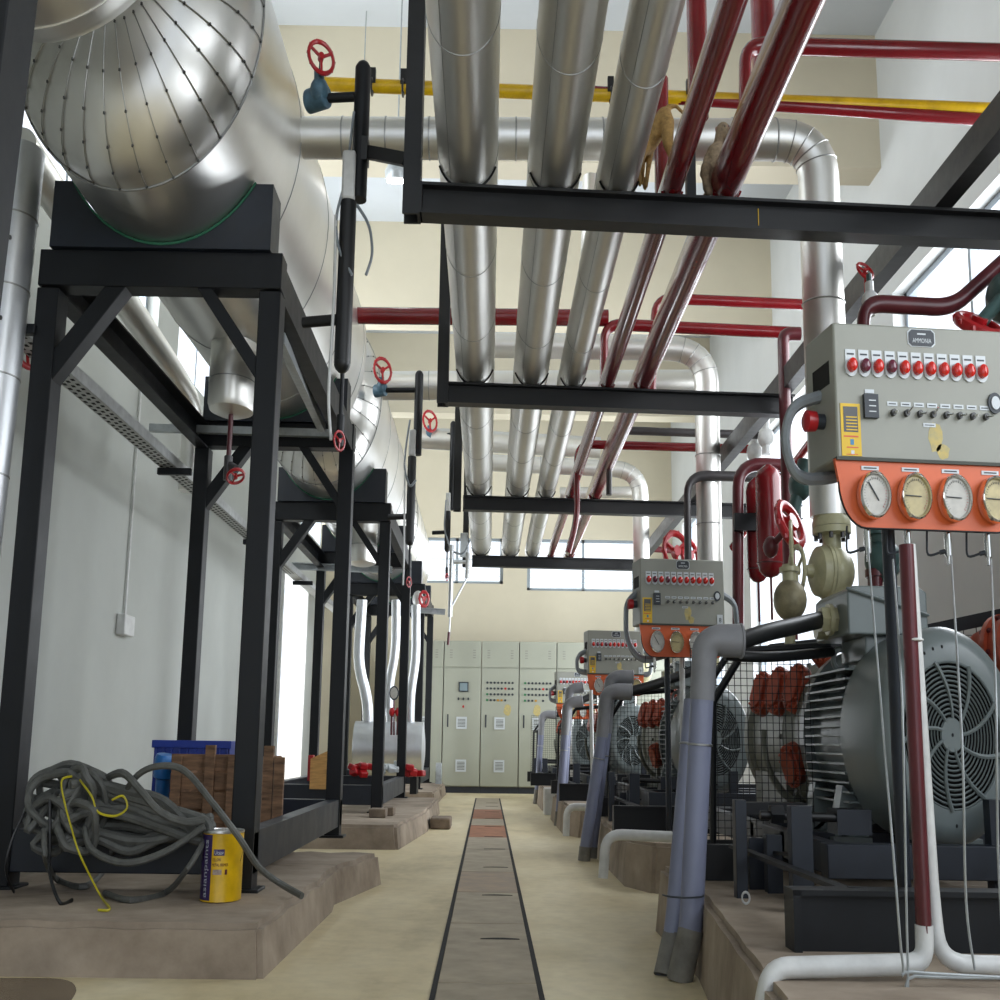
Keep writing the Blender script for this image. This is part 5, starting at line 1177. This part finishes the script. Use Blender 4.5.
kid(r_, 'red_stub', lambda b: (b.cyl(V(875, 574, 5.0), V(876, 640, 5.0), .042, 'maroon', 16), b.lathe([(0, .055), (.03, .055)], V(875, 577, 5.0), (0, 0, 1), 'maroon', 16)))
q2 = V(800, 485, 6.2)
r_ = thing('green_valve', 'dark green valve half hidden behind the nearest suction pipe', 'valve', q2)
kid(r_, 'body', lambda b: (b.ball(q2, .085, 'teal', 16), b.cyl(q2, V(806, 462, 6.2), .06, 'teal', 14), b.cyl(q2, V(793, 512, 6.2), .045, 'teal', 14)))
q3 = V(790, 525, 5.4)
r_ = thing('red_handwheel_valve', 'tilted red handwheel left of the nearest suction pipe', 'valve', q3)
kid(r_, 'handwheel', lambda b: wheel(b, q3, (.65, -.9, .55), .105, 'redbright', r=.026))
kid(r_, 'stem', lambda b: (b.cyl(q3, q3+Vector((-.06, .12, -.08)), .018, 'maroon'), b.ball(q3+Vector((-.06, .12, -.08)), .05, 'maroon')))
q4 = V(978, 326, 4.2)
r_ = thing('red_handwheel_valve', 'thick red handwheel above the nearest control panel at the right edge', 'valve', q4)
kid(r_, 'handwheel', lambda b: wheel(b, q4, (.2, -.7, 1), .10, 'redbright', r=.024))
kid(r_, 'stem', lambda b: b.cyl(q4, V(1000, 300, 4.25), .03, 'teal'))
q5 = V(1006, 298, 4.3); kid(r_, 'valve_body', lambda b: (b.ball(q5, .1, 'teal', 18), b.cyl(q5, Vector((XR-.005, q5.y+.1, q5.z)), .045, 'teal', 16)))
Y = 4.4
cpipe([V(863, 345, Y), V(864, 303, Y), V(952, 308, Y), V(1030, 238, Y), Vector((XR-.005, Y+.05, V(1030, 238, Y).z+.05))], .034, 'maroon', 'dark red pipe bending upward to the right, above the nearest control panel', name='red_pipe', bend=.07)
for (px, py, Yv, l_) in ((870, 300, 4.6, 'small silver valve above the nearest control panel, behind the red pipe'), (755, 452, 9.5, 'white valve at the end of the level red pipe above the third rack beam'), (766, 438, 9.3, 'white upright valve at the end of the level brown pipe')):
    q = V(px, py, Yv); r_ = thing('small_valve', l_, 'valve', q); s_ = .04*Yv/4.6
    kid(r_, 'body', lambda b: (b.ball(q, s_, 'white', 12, sx=.8), b.cyl(q+Vector((0, 0, -s_*1.6)), q+Vector((0, 0, s_*1.8)), s_*.6, 'white', 10))); kid(r_, 'cap', lambda b: b.cyl(q+Vector((0, 0, s_*1.8)), q+Vector((0, 0, s_*2.6)), s_*.4, 'teal', 10))
q = V(866, 292, 4.7); r_ = thing('small_valve', 'small red handwheel behind the long beam above the nearest control panel', 'valve', q); kid(r_, 'handwheel', lambda b: wheel(b, V(865, 271, 4.7), (.3, -1, .7), .05, 'redbright')); kid(r_, 'stem', lambda b: b.cyl(V(865, 271, 4.7), V(866, 300, 4.7), .008, 'redbright'))
# oil vessels
def vessel(px0, px1, ptop, pbot, Y, lab):
    a = V((px0+px1)/2, pbot, Y); t = V((px0+px1)/2, ptop, Y); r = (V(px1, pbot, Y).x-V(px0, pbot, Y).x)/2
    root = thing('oil_vessel', lab, 'vessel', a, 'red oil vessels')
    kid(root, 'shell', lambda b: b.lathe([(0, .005), (.01, r*.5), (.04, r*.85), (.09, r), (t.z-a.z-.09, r), (t.z-a.z-.04, r*.85), (t.z-a.z, .02)], a, (0, 0, 1), 'red', 28, sx=1))
    kid(root, 'weld_seam', lambda b: b.torus(a+Vector((0, 0, .09)), (0, 0, 1), r+.001, .004, 'maroon', 24, 5, sx=1))
    kid(root, 'drain_pipe', lambda b: b.cyl(a+Vector((0, 0, -.25)), a+Vector((0, 0, .02)), .012, 'maroon', 8))
vessel(748, 769, 478, 583, 8.0, 'left one of the two hanging red oil vessels, partly behind the other')
vessel(758, 784, 465, 578, 7.4, 'right one of the two hanging red oil vessels, in front')
b = MB(); b.bb(V(735, 530, 7.9), V(790, 515, 7.95), 'steel'); b.bar(V(760, 517, 7.5), V(782, 483, 8.3), .05, .06, 'steel'); one(b, 'vessel_bracket', 'black bracket frame holding the red oil vessels', 'bracket')
r_ = thing('red_handwheel_valve', 'red valve arcs behind the second control panel', 'valve', V(680, 548, 9.4)); kid(r_, 'handwheel', lambda b: (wheel(b, V(676, 552, 9.4), (.3, -1, .2), .15, 'redbright', r=.028), wheel(b, V(690, 556, 9.6), (.6, -1, .2), .12, 'redbright', r=.024)))
cpipe([V(732, 548, 10.6), V(812, 440, 9.6)], .04, 'red', 'slanting red pipe in front of the tall right window', name='red_pipe')
# compressor head of the unit at the right edge
q = V(1004, 655, 5.4); r_ = thing('orange_valve_housing', 'orange bolted housing cut by the right edge of view behind the nearest motor', 'housing', q)
kid(r_, 'body', lambda b: (b.lathe([(-.16, .08), (-.13, .13), (.1, .16), (.14, .12)], q, (.4, -1, .15), 'orange', 28, sx=.8), b.lathe([(.0, .175), (.03, .175)], q, (.4, -1, .15), 'orange', 28, sx=.8)))
kid(r_, 'pedestal', lambda b: b.cyl((q.x+.02, q.y+.05, 0), (q.x+.02, q.y+.05, q.z-.1), .07, 'comp', 18))
d_, s2, u2 = frame_of((.4, -1, .15))
for k in range(10):
    a = 2*PI*k/10; p = q+Vector((1, 1, 1))*0+(s2*math.cos(a)+u2*math.sin(a))*.16; p = Vector((q.x+(p.x-q.x)*.8, p.y, p.z)); kid(r_, 'bolt', lambda b: b.cyl(p-d_*.015, p+d_*.045, .012, 'maroon', 6))
b = MB(); b.bar(V(770, 651, 5.6), V(905, 636, 5.6), .05, .06, 'steel'); b.bar(V(905, 636, 5.6), ext(V(905, 636, 5.6), V(1050, 605, 5.6), XR-.005), .05, .06, 'steel'); one(b, 'guard_rail', 'black rail behind the nearest motor and its terminal box', 'rail')
r_ = thing('mesh_guard', 'black wire mesh panel at the right edge behind the nearest motor', 'mesh guard', V(950, 845, 5.7)); 
def f(b):
    xa, xb = V(915, 700, 5.7).x, 2.7; z0, z1 = .06, V(950, 626, 5.7).z
    for k in range(14): x = xa+(xb-xa)*k/13; b.bb((x-.0015, 5.7, z0), (x+.0015, 5.703, z1), 'steel')
    for k in range(30): z = z0+(z1-z0)*k/29; b.bb((xa, 5.7, z-.0015), (xb, 5.703, z+.0015), 'steel')
kid(r_, 'wire_mesh', f, smooth=False)
for x_ in (V(915, 700, 5.7).x, 2.7): kid(r_, 'post', lambda b: b.bb((x_-.015, 5.69, 0), (x_+.015, 5.72, V(950, 626, 5.7).z), 'steel'))
b = MB(); q = VZ(746, 905, PZ); b.torus(q+Vector((0, 0, .02)), (.3, 1, 0), .016, .004, 'white', 16, 6); one(b, 'metal_ring', 'small pale ring lying on the nearest right plinth', 'ring')
# brown puddle-edge stain and small patches on the floor
for k, (cx, cy, rx, ry, m_) in enumerate(()): pass

# ================================================================== MONKEYS
def monkey_body(name, root, nodes, edges, Y, m, xc):
    # nodes: px, py, dy, radius
    P = []
    for (px, py, dy, r) in nodes:
        p = V(px, py, Y+dy); P.append(Vector(((p.x-xc)/.75, p.y, p.z)))
    t = MB()
    for i, n in enumerate(nodes): t.ball(P[i], n[3], m, 14, sx=1)
    for a, c in edges:
        if (P[a]-P[c]).length > .004: t.tube([P[a], P[c]], [nodes[a][3]*.98, nodes[c][3]*.98], m, seg=14, sx=1)
    ob = t.build('t', None); ob.location = (0, 0, 0)
    for v in ob.data.vertices: v.co += Vector(ob['_w'])
    rm = ob.modifiers.new('r', 'REMESH'); rm.mode = 'VOXEL'; rm.voxel_size = .005
    sm = ob.modifiers.new('s', 'SMOOTH'); sm.factor = .6; sm.iterations = 4
    dg = bpy.context.evaluated_depsgraph_get(); dg.update(); e = ob.evaluated_get(dg).to_mesh()
    vs = [Vector((v.co.x*.75+xc, v.co.y, v.co.z)) for v in e.vertices]; fs = [tuple(p.vertices) for p in e.polygons]
    b = MB(); b.add(vs, fs, m); bpy.data.objects.remove(ob)
    o = b.build(name, root, angle=180); return o
Y = BY[0]+.16
base = V(720, 196, Y)
r_ = thing('macaque_monkey', 'small brown-grey monkey sitting upright on the front rack beam behind the right red pipe', 'monkey', (base.x, Y, ZR))
xc = base.x
nodes = [(716, 186, 0, .056), (713, 170, -.0, .058), (715, 155, -.01, .047), (719, 145, -.015, .030), (723, 132, -.02, .040), (728, 136, -.05, .024), (731, 140, -.065, .016),
         (709, 186, -.02, .034), (706, 168, -.05, .028), (706, 184, -.07, .018), (709, 193, -.08, .012),
         (724, 186, -.02, .034), (730, 170, -.05, .026), (729, 186, -.07, .016), (731, 193, -.08, .012),
         (708, 158, -.01, .022), (703, 174, -.04, .018), (709, 186, -.07, .013), (711, 193, -.07, .011),
         (722, 157, -.02, .022), (726, 172, -.05, .017), (725, 186, -.07, .012), (727, 193, -.07, .011),
         (711, 192, .04, .016), (703, 198, .07, .012), (699, 206, .08, .010), (698, 216, .08, .009)]
edges = [(0, 1), (1, 2), (2, 3), (3, 4), (4, 5), (5, 6), (0, 7), (7, 8), (8, 9), (9, 10), (0, 11), (11, 12), (12, 13), (13, 14), (2, 15), (15, 16), (16, 17), (17, 18), (2, 19), (19, 20), (20, 21), (21, 22), (0, 23), (23, 24), (24, 25), (25, 26)]
monkey_body('body', r_, nodes, edges, Y, 'fur', xc)
hd = V(723, 132, Y-.02)
kid(r_, 'face', lambda b: (b.ball(hd+Vector((.010, -.022, -.004)), .022, 'skin', 14, sc=(1, .8, 1.1)), b.ball(hd+Vector((.018, -.046, -.016)), .013, 'skin', 12)))
for sx_ in (-1, 1):
    kid(r_, 'ear', lambda b: b.ball(hd+Vector((.026*sx_, .0, .010)), .013, 'skin', 10, sc=(.6, .5, 1)))
    kid(r_, 'eye', lambda b: b.ball(hd+Vector((.008+.008*sx_, -.041, .004)), .004, 'black', 8))
kid(r_, 'chest_fur', lambda b: b.ball(V(718, 165, Y-.03), .044, 'furpale', 16, sc=(.9, .6, 1.5)))
Y = BY[0]+.12
base = V(664, 180, Y); xc = base.x
r_ = thing('macaque_monkey', 'golden brown monkey climbing between the rightmost clad pipe and the left red pipe', 'monkey', (base.x, Y, ZR))
nodes = [(664, 118, 0, .044), (656, 132, .02, .046), (648, 146, .04, .040), (642, 154, .05, .026), (637, 162, .04, .032),
         (667, 124, -.02, .040), (668, 143, -.04, .028), (673, 160, -.03, .016), (668, 174, -.02, .012), (666, 188, -.04, .012),
         (656, 122, .03, .030), (651, 148, .06, .020), (648, 170, .05, .013), (646, 186, .03, .011),
         (644, 152, .0, .018), (638, 170, -.01, .014), (640, 184, -.02, .011),
         (643, 160, .08, .016), (642, 176, .08, .013), (645, 188, .05, .010),
         (668, 107, -.01, .012), (676, 106, -.02, .009), (684, 114, -.03, .008), (689, 124, -.05, .008), (690, 134, -.05, .007)]
edges = [(0, 1), (1, 2), (2, 3), (3, 4), (0, 5), (5, 6), (6, 7), (7, 8), (8, 9), (0, 10), (10, 11), (11, 12), (12, 13), (2, 14), (14, 15), (15, 16), (2, 17), (17, 18), (18, 19), (0, 20), (20, 21), (21, 22), (22, 23), (23, 24)]
monkey_body('body', r_, nodes, edges, Y, 'furgold', xc)
hd = V(637, 162, Y+.04)
for sx_ in (-1, 1): kid(r_, 'ear', lambda b: b.ball(hd+Vector((.02*sx_, .0, .016)), .012, 'skin', 10, sc=(.6, .5, 1)))
kid(r_, 'face', lambda b: b.ball(hd+Vector((-.01, -.018, -.008)), .02, 'skin', 12))




for k, (P_, lab) in enumerate((([(0, 978), (60, 979), (76, 988), (70, 1003), (55, 1030), (0, 1030)], 'dark wet stain on the floor at the lower left before the nearest plinth'),)):
    b = MB(); Q = smooth([VZ(x, y, .0012) for x, y in P_+P_[:1]], 4)[:-1]; b.prism(Q, (0, 0, .0006), 'stain'); o_ = one(b, 'floor_stain', lab, 'stain')
